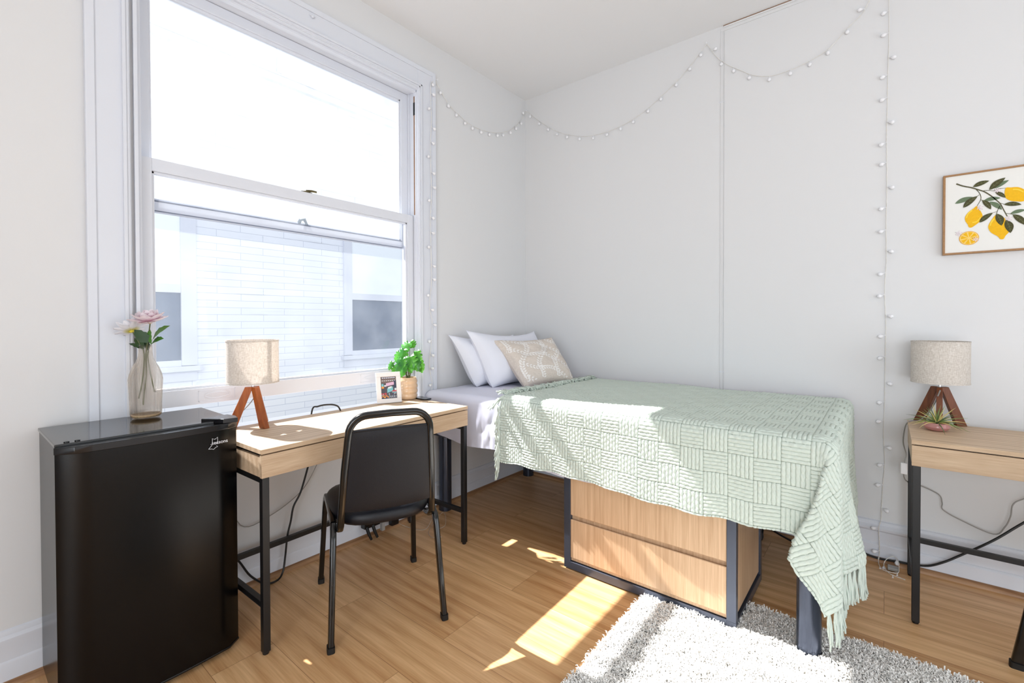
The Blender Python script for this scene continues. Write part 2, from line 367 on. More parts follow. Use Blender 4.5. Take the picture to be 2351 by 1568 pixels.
# thin moulding framing the closed-off opening of the right wall, and the gap along its top
m = MB(); m.box((-.815,YB-.004,.2),(-.797,YB,3.060)); m.box((-.815,YB-.004,3.060),(XR,YB,3.078)); m.box((-.797,YB-.008,3.078),(XR,YB,3.088)); m.box((-.803,YB-.006,.2),(-.797,YB,3.06))
struct(m.build('trim_3', M['wall'], bevel=.001))
m = MB(); m.box((-.80,YB-.003,3.089),(XR,YB,ZC)); struct(m.build('trim_4', M['rawwood']))
for z in (.93,2.62):
    m = MB(); m.box((-.822,YB-.0055,z),(-.79,YB-.004,z+.004)); struct(m.build('trim_5', M['trim']))

# ------------------------------------------------------------------ the sash window
win = thing('window_1', 'tall white double hung window with wide casing, lower sash slightly raised', 'window', (XA,1.23,WZ0), kind='structure')
XC = XA+.022
def casing():
    m = MB(); y0, y1, zt, zb = .353, 2.085, 2.890, .60
    iy0, iy1, iz = .487, 1.940, 2.745
    m.box((XA,y0+.002,zb),(XC,iy0,zt-.002)); m.box((XA,iy1,zb),(XC,y1-.002,zt-.002)); m.box((XA,iy0,iz),(XC,iy1,zt-.002))
    # back band around the outside and bead steps on the inside
    b = .028
    m.box((XA,y0,zb),(XC+.006,y0+b,zt)); m.box((XA,y1-b,zb),(XC+.006,y1,zt)); m.box((XA,y0+b,zt-b),(XC+.006,y1-b,zt))
    for (d, h, t) in ((0,.012,.012),(.012,.006,.010)):
        m.box((XA,iy0-.026+d,zb),(XC+h,iy0-.026+d+t,iz+.026-d)); m.box((XA,iy1+.026-d-t,zb),(XC+h,iy1+.026-d,iz+.026-d)); m.box((XA,iy0-.026+d,iz+.026-d-t),(XC+h,iy1+.026-d,iz+.026-d))
    return m
casing().build('casing', M['trim'], win, bevel=.002)
# jambs, head, stool and the two sash tracks
m = MB()
m.box((XA-TH,WY0-.001,WZ0),(XC-.004,WY0+.012,2.75)); m.box((XA-TH,WY1-.012,WZ0),(XC-.004,WY1+.001,2.75)); m.box((XA-TH,WY0,2.735),(XC-.004,WY1,2.76))
m.build('jamb', M['trim'], win, bevel=.001)
m = MB()
for y0, y1 in ((WY0+.012,WY0+.024),(WY1-.024,WY1-.012)): m.box((XA-.022,y0,WZ0),(XA+.004,y1,2.735))
for y0, y1 in ((WY0+.012,WY0+.020),(WY1-.020,WY1-.012)): m.box((XA-.085,y0,WZ0),(XA-.072,y1,2.735))
m.box((XA-.022,WY0+.012,2.722),(XA+.004,WY1-.012,2.735))
m.build('stop_bead', M['trim'], win, bevel=.001)
m = MB(); m.box((XA-TH-.05,WY0,WZ0-.03),(XA-.005,WY1,WZ0+.004)); m.box((XA-.01,WY0-.02,WZ0-.02),(XC+.004,WY1+.02,WZ0+.006)); m.build('sill', M['trim'], win, bevel=.002)
def sash(name, x0, x1, y0, y1, z0, z1, st, bot, top, gmat):
    m = MB()
    m.box((x0,y0,z0),(x1,y0+st,z1)); m.box((x0,y1-st,z0),(x1,y1,z1)); m.box((x0,y0+st,z0),(x1,y1-st,z0+bot)); m.box((x0,y0+st,z1-top),(x1,y1-st,z1))
    # stepped glazing bead
    t = .010; q = x1-.010
    m.box((x0+.008,y0+st,z0+bot),(q,y0+st+t,z1-top)); m.box((x0+.008,y1-st-t,z0+bot),(q,y1-st,z1-top)); m.box((x0+.008,y0+st,z0+bot),(q,y1-st,z0+bot+t)); m.box((x0+.008,y0+st,z1-top-t),(q,y1-st,z1-top))
    o = m.build(name, M['trim'], win, bevel=.0015)
    g = MB(); gx = (x0+x1)/2-.004; g.box((gx,y0+st+.002,z0+bot+.002),(gx+.004,y1-st-.002,z1-top-.002)); g.build('glass_pane', gmat, o)
    return o
up_s = sash('upper_sash', XA-.125, XA-.086, WY0+.014, WY1-.014, 1.728, 2.733, .058, .048, .048, M['glass_up'])
lo_s = sash('lower_sash', XA-.070, XA-.030, WY0+.014, WY1-.014, .885, 1.938, .052, .072, .052, M['glass_lo'])
# grime line of the upper sash's bottom rail, seen through the lower glass
m = MB(); m.box((XA-.0858,WY0+.07,1.770),(XA-.0850,WY1-.07,1.7765)); m.box((XA-.0858,WY0+.07,1.728),(XA-.0850,WY1-.07,1.733))
m.build('grime_line', pm('rail_grime', (118,124,140), .8, var=.5, vscale=30), up_s)
m = MB()
rr = _rr(.055,.014,.5)
m.add([(XA-.0297,.80+a,.921+b) for a,b in rr], [tuple(range(len(rr)))]); m.build('lift_recess', pm('lift_shadow_paint', (214,215,222), .5), lo_s)
for y in (.80,1.62):
    m = MB(); m.box((XA-.030,y-.075,.897),(XA-.0285,y+.075,.899)); m.box((XA-.030,y-.075,.943),(XA-.0285,y+.075,.945)); m.box((XA-.030,y-.075,.897),(XA-.0285,y-.073,.945)); m.box((XA-.030,y+.073,.897),(XA-.0285,y+.075,.945))
    m.tube([(XA-.0295,y+.05*cos(t*pi/8),.921+.012*sin(t*pi/8)) for t in range(16)], .0015, 5, closed=True)
    m.build('sash_lift', M['trim'], lo_s)
m = MB(); m.lathe([(.022,0),(.022,.006),(.012,.010)], (XA-.05,1.236,1.938), 16); m.tube([(XA-.05,1.236,1.949),(XA-.036,1.262,1.951),(XA-.03,1.285,1.949)], [.007,.006,.005], 8); m.box((XA-.068,1.205,1.938),(XA-.034,1.262,1.942))
m.build('sash_lock', M['brass'], win, smooth=True)
m = MB(); m.tube([(XA-.105,1.22,1.776),(XA-.09,1.225,1.80),(XA-.088,1.245,1.806),(XA-.09,1.262,1.776)], [.010,.009,.010,.006], 6); m.build('sash_keeper', pm('dull_zinc', (120,132,140), .6), up_s, smooth=True)
m = MB(); m.box((XA-.018,WY1-.0245,1.94),(XA-.008,WY1-.0238,2.70)); m.build('sash_cord_slot', M['rawwood'], win)
m = MB(); m.box((XA-.020,WY1-.026,2.58),(XA-.006,WY1-.0237,2.66)); m.build('pulley_hole', M['rubber'], win)
# old nail under paint on the head casing
m = MB(); m.ball((XC+.006,1.239,2.838), .008, 6); m.tube([(XC+.003,1.225,2.846),(XC+.010,1.240,2.836),(XC+.004,1.252,2.842)], .004, 6); m.build('painted_nail', M['trim'], win, smooth=True)

# ------------------------------------------------------------------ the house next door
XN = -6.46
nb = thing('neighbouring_house', 'white shingled house side wall seen through the window', 'house', (XN,3,-1.2))
m = MB(); m.box((XN-.2,-4.5,-1.2),(XN,10,5.2)); m.build('siding', M['siding'], nb)
m = MB(); m.box((XN,-4.5,4.50),(XN+.04,10,5.2)); m.box((XN,-4.5,4.49),(XN+.075,10,4.52)); m.box((XN,-4.5,4.60),(XN+.06,10,4.625)); m.build('frieze_board', M['nbtrim'], nb)
for y in (2.9,4.05,5.3):
    m = MB(); m.box((XN+.04,y,4.62),(XN+.07,y+.06,5.2)); m.build('batten', M['nbtrim'], nb)
for (y0, y1, wl, wr) in ((.85,1.787,.0,.16),(4.025,4.98,.135,.135)):
    m = MB(); t = .16 if wl==0 else .135
    m.box((XN,y0-t,.745),(XN+.04,y0,2.579)); m.box((XN,y1,.745),(XN+.04,y1+t,2.579)); m.box((XN,y0-t,2.58),(XN+.04,y1+t,2.74))
    fr = m.build('window_frame', M['nbtrim'], nb, bevel=.003)
    m = MB(); m.box((XN,y0-t-.04,.68),(XN+.09,y1+t+.04,.74)); m.box((XN,y0-t,.56),(XN+.03,y1+t,.68)); m.build('window_sill', M['nbtrim'], nb, bevel=.003)
    m = MB(); m.box((XN,y0,1.70),(XN+.02,y1,2.58)); m.build('window_blind', M['nbblind'], fr)
    for za, zb_ in ((1.60,1.70),(.74,.81)): m = MB(); m.box((XN,y0,za),(XN+.035,y1,zb_)); m.build('window_rail', M['nbtrim'], fr, bevel=.003)
    m = MB(); m.box((XN,y0,.81),(XN+.012,y1,1.60)); m.build('window_screen', M['nbglass'], fr)
m = MB(); m.box((XN,-4.5,-1.3),(XA-TH,10,-1.2)); tag(m.build('side_yard', pm('pale_concrete', (190,190,188), .9)), kind='structure')
bpy.data.objects['side_yard'].name = 'outside_ground'  # concrete ground between the two houses, not a trim piece

# ------------------------------------------------------------------ mini fridge
fr = thing('mini_fridge', 'black mini fridge in the left corner with a vase on top', 'fridge', (-2.12,.467,0))
m = MB(); m.box((-2.325,.2185,.03),(-1.962,.7165,.874)); m.build('cabinet', M['fridge'], fr, bevel=.004)
m = MB(); m.box((-2.328,.2155,.868),(-1.958,.7195,.880)); m.build('top_panel', M['fridgetop'], fr, bevel=.003)
def door_sec(z0, z1, grow=0):
    P = [(-1.956,.2155-grow)]
    for i in range(13):
        t = i/12; y = .2155-grow+(.504+2*grow)*t; e = min(1,min(t,1-t)*14)
        P.append((-1.956+.026*sqrt(max(0,1-(1-e)**2))+.018*(1-(2*t-1)**2)+grow+.001, y))
    P.append((-1.956,.7195+grow))
    return MB().prism(P, lambda x,y: (x,y,z0), lambda x,y: (x,y,z1))
door = door_sec(.028,.850).build('door', M['fridge'], fr, smooth=True, angle=40)
door_sec(.850,.872,.002).build('door_cap', M['plastic'], door, smooth=True, bevel=.002)
door_sec(.020,.0278,.002).build('door_base_trim', M['plastic'], door, smooth=True, bevel=.002)
m = MB(); m.box((-1.9585,.222,.03),(-1.9555,.713,.87)); m.build('door_seal', M['rubber'], fr)
m = MB(); m.prism([(-2.00,.615),(-1.925,.665),(-1.918,.712),(-1.965,.722),(-2.02,.712)], lambda x,y: (x,y,.872), lambda x,y: (x,y,.889)); m.build('hinge_cover', M['plastic'], fr, bevel=.002)
for y in (.245,.27):
    m = MB(); m.lathe([(.007,0),(.007,.003),(.004,.004)], (-1.975,y,.880), 12); m.build('screw_cap', M['plastic'], fr, smooth=True)
for x in (-2.29,-1.99):
    for y in (.25,.69): m = MB(); m.lathe([(.016,0),(.016,.012),(.010,.03)], (x,y,0), 12); m.build('foot', M['rubber'], fr, smooth=True)
def lettering(txt, size, mat, parent, o, xd, yd, name, shear=0, ext=.0004):
    cu = bpy.data.curves.new('txt','FONT'); cu.body = txt; cu.size = size; cu.extrude = ext; cu.shear = shear
    ob = bpy.data.objects.new('txt', cu); C.objects.link(ob); dg = bpy.context.evaluated_depsgraph_get()
    me = bpy.data.meshes.new_from_object(ob.evaluated_get(dg)); bpy.data.objects.remove(ob)
    xd = Vector(xd); yd = Vector(yd); zd = xd.cross(yd); A = Matrix((( xd.x,yd.x,zd.x,o[0]),(xd.y,yd.y,zd.y,o[1]),(xd.z,yd.z,zd.z,o[2]),(0,0,0,1)))
    me.transform(WM[parent.name].inverted()@A); me.materials.append(mat)
    r = bpy.data.objects.new(name, me); C.objects.link(r); r.parent = parent; WM[r.name] = WM[parent.name]; return r
XD = -1.9095
lt = lettering('seasons', .0180, M['white_ink'], door, (XD-.004,.6215,.8035), (-.10,.995,0), (0,0,1), 'logo_lettering', ext=.0005)
lt.data.transform(Matrix.Identity(4))
leaf = [(.611,.790),(.622,.802),(.618,.806),(.6235,.8075),(.6235,.827),(.630,.8225),(.634,.8235),(.6405,.829),(.641,.812),(.636,.808)]
leaf2 = [(.611,.790),(.622,.789),(.627,.786),(.634,.792),(.641,.794),(.637,.798)]
m = MB(); m.tube([(XD-.003,y,z) for y,z in leaf], .0007, 5); m.tube([(XD-.003,y,z) for y,z in leaf2], .0007, 5); m.build('logo_outline', M['white_ink'], door)

# ------------------------------------------------------------------ vase and flowers
vz = .880; vx, vy = -2.245, .505
def amber_glass():
    m_, nt, b = newmat('amber_glass'); N = nt.nodes; Lk = nt.links.new
    b.inputs['Base Color'].default_value = (.97,.93,.88,1); b.inputs['Roughness'].default_value = .01; b.inputs['IOR'].default_value = 1.25
    b.inputs['Transmission Weight'].default_value = 1
    t = N.new('ShaderNodeBsdfTransparent'); t.inputs[0].default_value = (.97,.945,.91,1)
    ms = N.new('ShaderNodeMixShader'); ms.inputs[0].default_value = .72; Lk(b.outputs[0], ms.inputs[1]); Lk(t.outputs[0], ms.inputs[2]); Lk(ms.outputs[0], N['Material Output'].inputs[0]); return m_
M['amber'] = amber_glass()
outer = [(.030,.001),(.040,.003),(.047,.010),(.049,.020),(.0495,.06),(.052,.12),(.0535,.15),(.050,.172),(.041,.198),(.030,.220),(.024,.235),(.0215,.255),(.0205,.285)]
inner = [(.018,.285),(.019,.255),(.0215,.235),(.028,.220),(.039,.197),(.048,.171),(.051,.15),(.0495,.12),(.047,.06),(.046,.022),(.040,.016),(.02,.014)]
m = MB(); m.lathe(outer+inner, (vx,vy,vz), 144, rib=.030, ribn=24)
vs_ = tag(m.build('glass_vase', M['amber'], smooth='all'), 'clear amber ribbed glass vase standing on the black mini fridge', 'vase')
m_, nt, b = newmat('amber_base_glass'); b.inputs['Base Color'].default_value = (.80,.62,.40,1); b.inputs['Roughness'].default_value = .04; b.inputs['IOR'].default_value = 1.45; b.inputs['Transmission Weight'].default_value = .8
m = MB(); m.lathe([(.02,.0035),(.040,.006),(.0445,.012),(.0455,.0175),(.040,.0158),(.02,.0138)], (vx,vy,vz), 96, rib=.03, ribn=24); m.build('vase_base', m_, vs_, smooth='all')
M['stem'] = pm('green_stem', (84,92,48), .5, var=.2, vscale=60)
M['leafdk'] = pm('dark_green_leaf', (46,74,40), .4, var=.3, vscale=40)
M['leafmd'] = pm('green_leaf', (70,120,40), .4, var=.35, vscale=30)
def petal_mat(name, tip, base, z0, z1):
    m_, nt, b = newmat(name); N = nt.nodes; Lk = nt.links.new
    tc = N.new('ShaderNodeTexCoord'); sx = N.new('ShaderNodeSeparateXYZ'); Lk(tc.outputs['Object'], sx.inputs[0])
    ln = N.new('ShaderNodeVectorMath'); ln.operation = 'LENGTH'; Lk(tc.outputs['Object'], ln.inputs[0])
    mr = N.new('ShaderNodeMapRange'); mr.inputs[1].default_value = z0; mr.inputs[2].default_value = z1; Lk(ln.outputs['Value'], mr.inputs[0])
    cr = N.new('ShaderNodeValToRGB'); cr.color_ramp.elements[0].color = (*lin(base),1); cr.color_ramp.elements[1].color = (*lin(tip),1); Lk(mr.outputs[0], cr.inputs[0])
    Lk(cr.outputs[0], b.inputs['Base Color']); b.inputs['Roughness'].default_value = .6; b.inputs['Specular IOR Level'].default_value = .2
    tr = N.new('ShaderNodeBsdfTranslucent'); Lk(cr.outputs[0], tr.inputs[0]); ms = N.new('ShaderNodeMixShader'); ms.inputs[0].default_value = .3
    Lk(b.outputs[0], ms.inputs[1]); Lk(tr.outputs[0], ms.inputs[2]); Lk(ms.outputs[0], N['Material Output'].inputs[0]); return m_
M['pink'] = petal_mat('pink_petal', (250,238,242), (236,150,180), .008, .045)
M['whitepetal'] = petal_mat('white_petal', (244,242,246), (226,214,90), .010, .030)
def petal(m, az, tilt, L, W, curl, r0=.004, n=7, k=5, mi=0, notch=.0):
    """curved petal growing from the origin; tilt is elevation above horizontal"""
    vs = []
    for i in range(n+1):
        t = i/n; e = tilt+curl*t; rad = r0+L*(t*cos(tilt+curl*t*.5)); z = L*t*sin(tilt+curl*t*.5)
        wd = W*(sin(pi*min(1,(t*.86+.10)))**.8)
        for j in range(k+1):
            s_ = (j/k-.5)*2; cup = -.18*wd*(s_*s_)
            x = rad-cup*sin(e)*.3; zz = z+abs(cup)*cos(e)*1.2+.0015*sin(7*s_+az*3)*t
            vs.append((x*cos(az)-s_*wd*.5*sin(az), x*sin(az)+s_*wd*.5*cos(az), zz))
    fs = [(i*(k+1)+j,i*(k+1)+j+1,(i+1)*(k+1)+j+1,(i+1)*(k+1)+j) for i in range(n) for j in range(k)]
    m.add(vs, fs, mi)
def blossom(name, label, head, axis, rings, mat, cmat, stem, cat, extra=None, scale=1):
    root = thing(name, label, cat, stem[-1])
    R = Vector((0,0,1)).rotation_difference(Vector(axis).normalized()).to_matrix().to_4x4()
    m = MB()
    for (n, tilt, L, W, curl, off) in rings:
        for i in range(n): petal(m, off+2*pi*i/n+random.uniform(-.12,.12), tilt+random.uniform(-.1,.1), L*random.uniform(.9,1.08)*scale, W*scale, curl)
    o = m.build('petals', mat, root, smooth='all')
    rootW = WM[root.name]; hd = Vector(head)
    o.data.transform(WM[root.name]); o.data.transform(R)              # modelled about its own centre
    o.matrix_local = rootW.inverted()@Matrix.Translation(hd)
    m = MB(); m.ball((0,0,0), .010*scale, 6)
    m.add([], [])
    o2 = m.build('flower_centre', cmat, root, smooth='all'); o2.data.transform(WM[root.name]); o2.matrix_local = rootW.inverted()@Matrix.Translation(hd+R.to_3x3()@Vector((0,0,.004)))
    m = MB(); m.tube(smooth_path(stem), .0022, 7); m.build('stem', M['stem'], root, smooth=True)
    return root
RGT = Vector((.778,.628,0)); FWD = Vector((-.628,.778,0)); UPV = Vector((0,0,1))
V0 = Vector((vx,vy,vz))
def vp(r, z, d=0): return V0+RGT*r+FWD*d+UPV*z
pk = blossom('pink_flower', 'pale pink peony in the glass vase, above the green leaves', vp(.024,.372,-.005), (.15,-.2,1),
    [(9,.10,.064,.040,.35,0),(9,.45,.060,.040,.45,.3),(8,.80,.052,.036,.5,.1),(7,1.10,.048,.032,.5,.5),(5,1.35,.044,.028,.3,.2)], M['pink'], pm('flower_heart', (240,214,190), .7),
    [vp(.024,.368,-.005),vp(.012,.31),vp(.003,.25),vp(.002,.16),vp(-.006,.10),vp(-.010,.05)], 'flower')
wf = blossom('white_flower', 'white flower with a yellow base leaning left over the vase rim', vp(-.042,.338,-.01), (-.45,-.2,.9),
    [(9,.15,.060,.024,.30,0),(8,.50,.056,.024,.35,.35),(7,.85,.046,.022,.3,.1)], M['whitepetal'], pm('flower_heart_yellow', (232,214,70), .7),
    [vp(-.040,.335,-.01),vp(-.022,.29),vp(-.005,.25),vp(-.010,.16),vp(-.028,.075)], 'flower')
def leaf_blade(m, base, tip, width, droop=.0, n=8, mi=0, lobed=False, nrm=None, fold=.12):
    b = Vector(base); t = Vector(tip); d = t-b; L = d.length; d.normalize()
    nv = Vector(nrm) if nrm is not None else Vector((0,0,1)); sd_ = d.cross(nv)
    if sd_.length<.1: sd_ = d.cross(Vector((1,0,0)))
    sd_.normalize(); nn = sd_.cross(d).normalized(); vs = []
    for i in range(n+1):
        q = i/n; wd = width*.5*sin(pi*min(1,q**.8*.97+.03))**.75
        if lobed: wd *= (1-.0*q)
        p = b+d*L*q+nn*(sin(pi*q)*L*.08-droop*q*q*L)
        for s_ in (-1,-.5,0,.5,1):
            k = wd*(1-(.22 if (lobed and i%2 and abs(s_)==1) else 0))
            vs.append(p+sd_*(s_*k)+nn*(abs(s_)*k*fold))
    m.add(vs, [(i*5+j,i*5+j+1,i*5+5+j+1,i*5+5+j) for i in range(n) for j in range(4)], mi)
def leaves_on(root, specs, mat, name='leaf'):
    for (r0,z0,r1,z1,wd,d0,d1) in specs:
        m = MB(); leaf_blade(m, vp(r0,z0,d0), vp(r1,z1,d1), wd, .05, nrm=(.35,-.6,.7), lobed=True); m.build(name, mat, root, smooth='all')
leaves_on(pk, [(.028,.300,.108,.362,.050,0,-.02),(.022,.285,.092,.312,.042,0,-.03),(.018,.345,.030,.285,.020,0,-.01)], M['leafmd'])
leaves_on(wf, [(.020,.295,-.018,.345,.044,-.01,-.03),(-.004,.275,-.052,.312,.026,0,.01),(-.004,.268,-.066,.292,.018,0,.0),(.004,.262,-.010,.33,.030,.01,.02)], M['leafdk'])
m = MB(); m.tube(smooth_path([vp(.010,.262,.004),vp(.006,.235,.004),vp(.016,.17,.004),vp(.030,.10,.006)]), .002, 7)
m.build('stem', M['stem'], wf, smooth=True)

# ------------------------------------------------------------------ desks
def make_desk(h, label):
    t = local_thing('writing_desk', label, 'desk', None)
    W_, D_ = 1.12, .49
    m = MB(); m.box((0,0,h-.018),(W_,D_,h)); m.build('desktop', M['oak_y'], t, bevel=.0012)
    zb = h-.108
    m = MB(); m.box((.002,.012,zb+.002),(.018,D_-.004,h-.030)); m.box((W_-.018,.012,zb+.002),(W_-.002,D_-.004,h-.030)); m.box((.018,D_-.02,zb+.002),(W_-.018,D_-.004,h-.030)); m.box((.018,.02,zb+.002),(W_-.018,D_-.02,zb+.012)); m.build('drawer_case', M['oak_y'], t, bevel=.001)
    m = MB(); m.box((.012,.016,h-.030),(W_-.012,D_-.012,h-.018)); m.build('shadow_rail', M['metal'], t)
    for x0, x1 in ((.001,W_/2-.001),(W_/2+.001,W_-.001)):
        m = MB(); m.box((x0,0,zb),(x1,.016,h-.0225)); m.box((x0+.03,.016,zb+.014),(x1-.03,.30,zb+.03)); m.build('drawer', M['oak_y'], t, bevel=.001)
    s_ = .026
    for x in (.004,W_-.004-s_):
        for y in (.003,D_-.003-s_):
            m = MB(); m.box((x,y,.010),(x+s_,y+s_,zb)); m.lathe([(.011,0),(.012,.006),(.012,.011)], (x+s_/2,y+s_/2,0), 12); m.build('leg', M['metal'], t, bevel=.002)
        for z in (zb-.022,.175):
            m = MB(); m.box((x+.002,s_,z),(x+s_-.002,D_-.003-s_,z+.022)); m.build('side_rail', M['metal'], t, bevel=.0015)
    m = MB(); m.box((.03,D_-.003-s_+.002,.176),(W_-.03,D_-.005,.199)); m.build('stretcher', M['metal'], t, bevel=.0015)
    return t
deskA = make_desk(.777, 'light oak and black metal desk under the window, beside the fridge')
deskB = copy_tree(deskA)
deskB['label'] = 'light oak desk at the right edge, below the lemon picture'
place(deskA, (-1.799,.746,0), radians(91.5)); place(deskB, (.084,2.51,-.017+.017), 0)
deskB.scale = (1,1,.978)
def a2w(x, y, z): # desk under window: local to world
    c, s_ = cos(radians(91.5)), sin(radians(91.5)); return (-1.799+c*x-s_*y, .746+s_*x+c*y, z)

# ------------------------------------------------------------------ lamps
def make_lamp(label, wmat, cz=1):
    t = local_thing('table_lamp', label, 'lamp', None)
    H0, H1, R = .199, .394, .107
    m = MB(); n = 64
    m.lathe([(R,H0),(R,H1),(R-.0022,H1),(R-.0022,H0),(R,H0)], (0,0,0), n, caps=False)
    sh = m.build('lamp_shade', M['shade'], t, smooth=True)
    for hh in (H0,H1-.006): m = MB(); m.lathe([(R+.0012,hh),(R+.0012,hh+.006),(R-.0035,hh+.006),(R-.0035,hh),(R+.0012,hh)], (0,0,0), n, caps=False); m.build('shade_rim', M['shade'], sh, smooth=True)
    m = MB(); vs = []
    for i in range(5):
        a = radians(2+i*3); vs += [((R-.0030)*cos(a),(R-.0030)*sin(a),H0+.006),((R-.0030)*cos(a),(R-.0030)*sin(a),H1-.006)]
    m.add(vs, [(2*i,2*i+1,2*i+3,2*i+2) for i in range(4)]); m.build('shade_seam', M['seam'], sh)
    m = MB(); m.lathe([(.006,.160),(.006,.200),(.016,.202),(.016,.245),(.010,.250)], (0,0,0), 20); m.build('lamp_socket', M['chrome'], t, smooth=True)
    m = MB()
    for a in (0,2*pi/3,4*pi/3): m.tube([(.012*cos(a),.012*sin(a),.225),((R-.002)*cos(a),(R-.002)*sin(a),.225)], .0015, 6)
    m.build('shade_spider', M['chrome'], t)
    m = MB(); m.lathe([(.012,.250),(.026,.275),(.030,.30),(.026,.325),(.006,.340)], (0,0,0), 20); m.build('light_bulb', M['bulb'], t, smooth='all')
    sec = _rr(.019,.0115,.2)
    for k in range(3):
        a = 2*pi*k/3; m = MB()
        top = Vector((.016*cos(a),.016*sin(a),.180)); ft = Vector((.087*cos(a),.087*sin(a),0))
        rd = Vector((cos(a),sin(a),0)); tg = Vector((-sin(a),cos(a),0)); vs = []
        for (c, w1, w2) in ((ft,.021,.012),(top,.016,.011)):
            for sx, sy in ((1,1),(-1,1),(-1,-1),(1,-1)): vs.append(c+rd*(sx*w1)+tg*(sy*w2))
        m.add(vs, [(0,1,2,3),(4,5,6,7),(0,1,5,4),(1,2,6,5),(2,3,7,6),(3,0,4,7)]); m.build('leg', wmat, t, bevel=.002)
    return t
lampA = make_lamp('linen drum lamp on orange wooden tripod, on the desk beside the fridge', M['teak'])
place(lampA, (-2.250,.900,.777), radians(8))
bpy.context.view_layer.update()
lampB = make_lamp('linen drum lamp on dark brown tripod, on the right-hand desk', M['walnut'])
place(lampB, (.197,2.945,.760), radians(26)); lampB.scale = (.97,.97,1)
def tubeobj(name, pts, r, mat, label, cat, sub=6, n=8):
    m = MB(); m.tube(smooth_path(pts, sub), r, n); return tag(m.build(name, mat, smooth=True), label, cat)
tubeobj('lamp_cord', [(-2.235,.915,.94),(-2.262,.895,.885),(-2.285,.850,.830),(-2.290,.80,.790),(-2.318,.77,.782),(-2.318,.765,.70),(-2.325,.80,.55),(-2.33,.87,.31),(-2.335,1.0,.305),(-2.333,1.156,.38),(-2.33,1.238,.49),(-2.33,1.30,.62)], .0022, M['clearcord'], 'thin clear cord running from the orange tripod lamp down behind the desk', 'cord')

# ------------------------------------------------------------------ things on the left desk
pot = thing('plant_pot', 'beige ribbed ceramic pot holding a monstera, at the far end of the desk', 'pot', (-2.292,1.815,.777))
prof = [(.040,0)]
for i in range(25):
    t = i/24; z = .004+.122*t; prof.append((.0505+.0035*sin(pi*t)+.0042*abs(sin(4*pi*t*.98+.05)), z))
prof += [(.050,.134),(.046,.134),(.045,.112),(.003,.110)]
m = MB(); m.lathe(prof, (-2.292,1.815,.777), 48); m.build('pot_body', M['pot'], pot, smooth=True, angle=50)
m = MB(); m.lathe([(.045,.112),(.03,.117),(.002,.119)], (-2.292,1.815,.777), 24); m.build('soil', M['soil'], pot, smooth=True)
mon = thing('monstera_plant', 'small bright green monstera growing in the beige ribbed pot', 'plant', (-2.292,1.815,.894))
def leafmat():
    m_, nt, b = newmat('monstera_leaf'); N = nt.nodes; Lk = nt.links.new
    tc = N.new('ShaderNodeTexCoord'); n = N.new('ShaderNodeTexNoise'); n.inputs['Scale'].default_value = 14; n.inputs['Detail'].default_value = 3; Lk(tc.outputs['Object'], n.inputs['Vector'])
    cr = N.new('ShaderNodeValToRGB'); cr.color_ramp.elements[0].position = .35; cr.color_ramp.elements[1].position = .65
    cr.color_ramp.elements[0].color = (*lin((20,84,42)),1); cr.color_ramp.elements[1].color = (*lin((84,172,56)),1); Lk(n.outputs[0], cr.inputs[0])
    Lk(cr.outputs[0], b.inputs['Base Color']); b.inputs['Roughness'].default_value = .3
    tr = N.new('ShaderNodeBsdfTranslucent'); tr.inputs[0].default_value = (*lin((140,225,60)),1); ms = N.new('ShaderNodeMixShader'); ms.inputs[0].default_value = .30
    Lk(b.outputs[0], ms.inputs[1]); Lk(tr.outputs[0], ms.inputs[2]); Lk(ms.outputs[0], N['Material Output'].inputs[0]); return m_
M['monstera'] = leafmat()
P0 = Vector((-2.292,1.815,.777))
def pp(r, z, d=0): return P0+RGT*r+FWD*d+UPV*z
def heart(m, base, tip, W, nrm, ns=4):
    """heart-shaped split leaf from stalk end to tip"""
    b = Vector(base); d = Vector(tip)-b; L = d.length; d.normalize(); sd_ = d.cross(Vector(nrm)).normalized(); nn = sd_.cross(d)
    out = []; K = 14
    for sgn in (1,-1):
        row = []
        for i in range(K+1):
            q = i/K; x = -.16*L*(1-q)**2*1.0+L*q if q>0 else -.02*L
            wd = W*.5*(sin(pi*min(1,(q*.82+.18)))**.7)
            if 2<i<K-1 and i%4==0: wd *= .55
            if i==0: wd = W*.12; x = .03*L
            if i==1: x = -.14*L; wd = W*.34
            row.append((x,wd))
        for i,(x,wd) in enumerate(row):
            pass
        out.append(row)
    vs = []; n = K+1
    for sgn, row in zip((1,-1),out):
        for x, wd in row:
            for s_ in (0,.5,1):
                xx = x if s_ else max(x,0)*.92+.0
                vs.append(b+d*(xx*(1 if s_ else 1))+sd_*(sgn*wd*s_)+nn*(-.16*wd*s_*s_*1.3-.10*L*(max(x,0)/L)**2))
    fs = []
    for g in (0,1):
        for i in range(K):
            for j in range(2):
                a = g*n*3+i*3+j; fs.append((a,a+1,a+4,a+3))
    m.add(vs, fs)
LV = [(.000,.345,-.048,.285,.072,.0),(.012,.350,.040,.318,.050,.02),(-.020,.305,-.035,.240,.062,-.02),(-.052,.290,-.075,.230,.056,.0),(-.040,.262,-.055,.215,.045,-.02),
      (-.100,.228,-.118,.180,.036,.01),(-.082,.205,-.092,.150,.034,.0),(-.022,.248,-.012,.165,.046,-.045),(-.045,.235,-.058,.160,.052,-.03),(.024,.262,.045,.195,.070,-.05),
      (.048,.245,.072,.175,.060,-.035),(.058,.292,.078,.225,.046,-.01),(.040,.272,.012,.215,.048,.03),(.068,.250,.105,.190,.032,-.01),(.016,.225,.034,.165,.044,-.04),(-.008,.215,-.030,.140,.046,-.05),(.068,.215,.086,.160,.040,.02)]
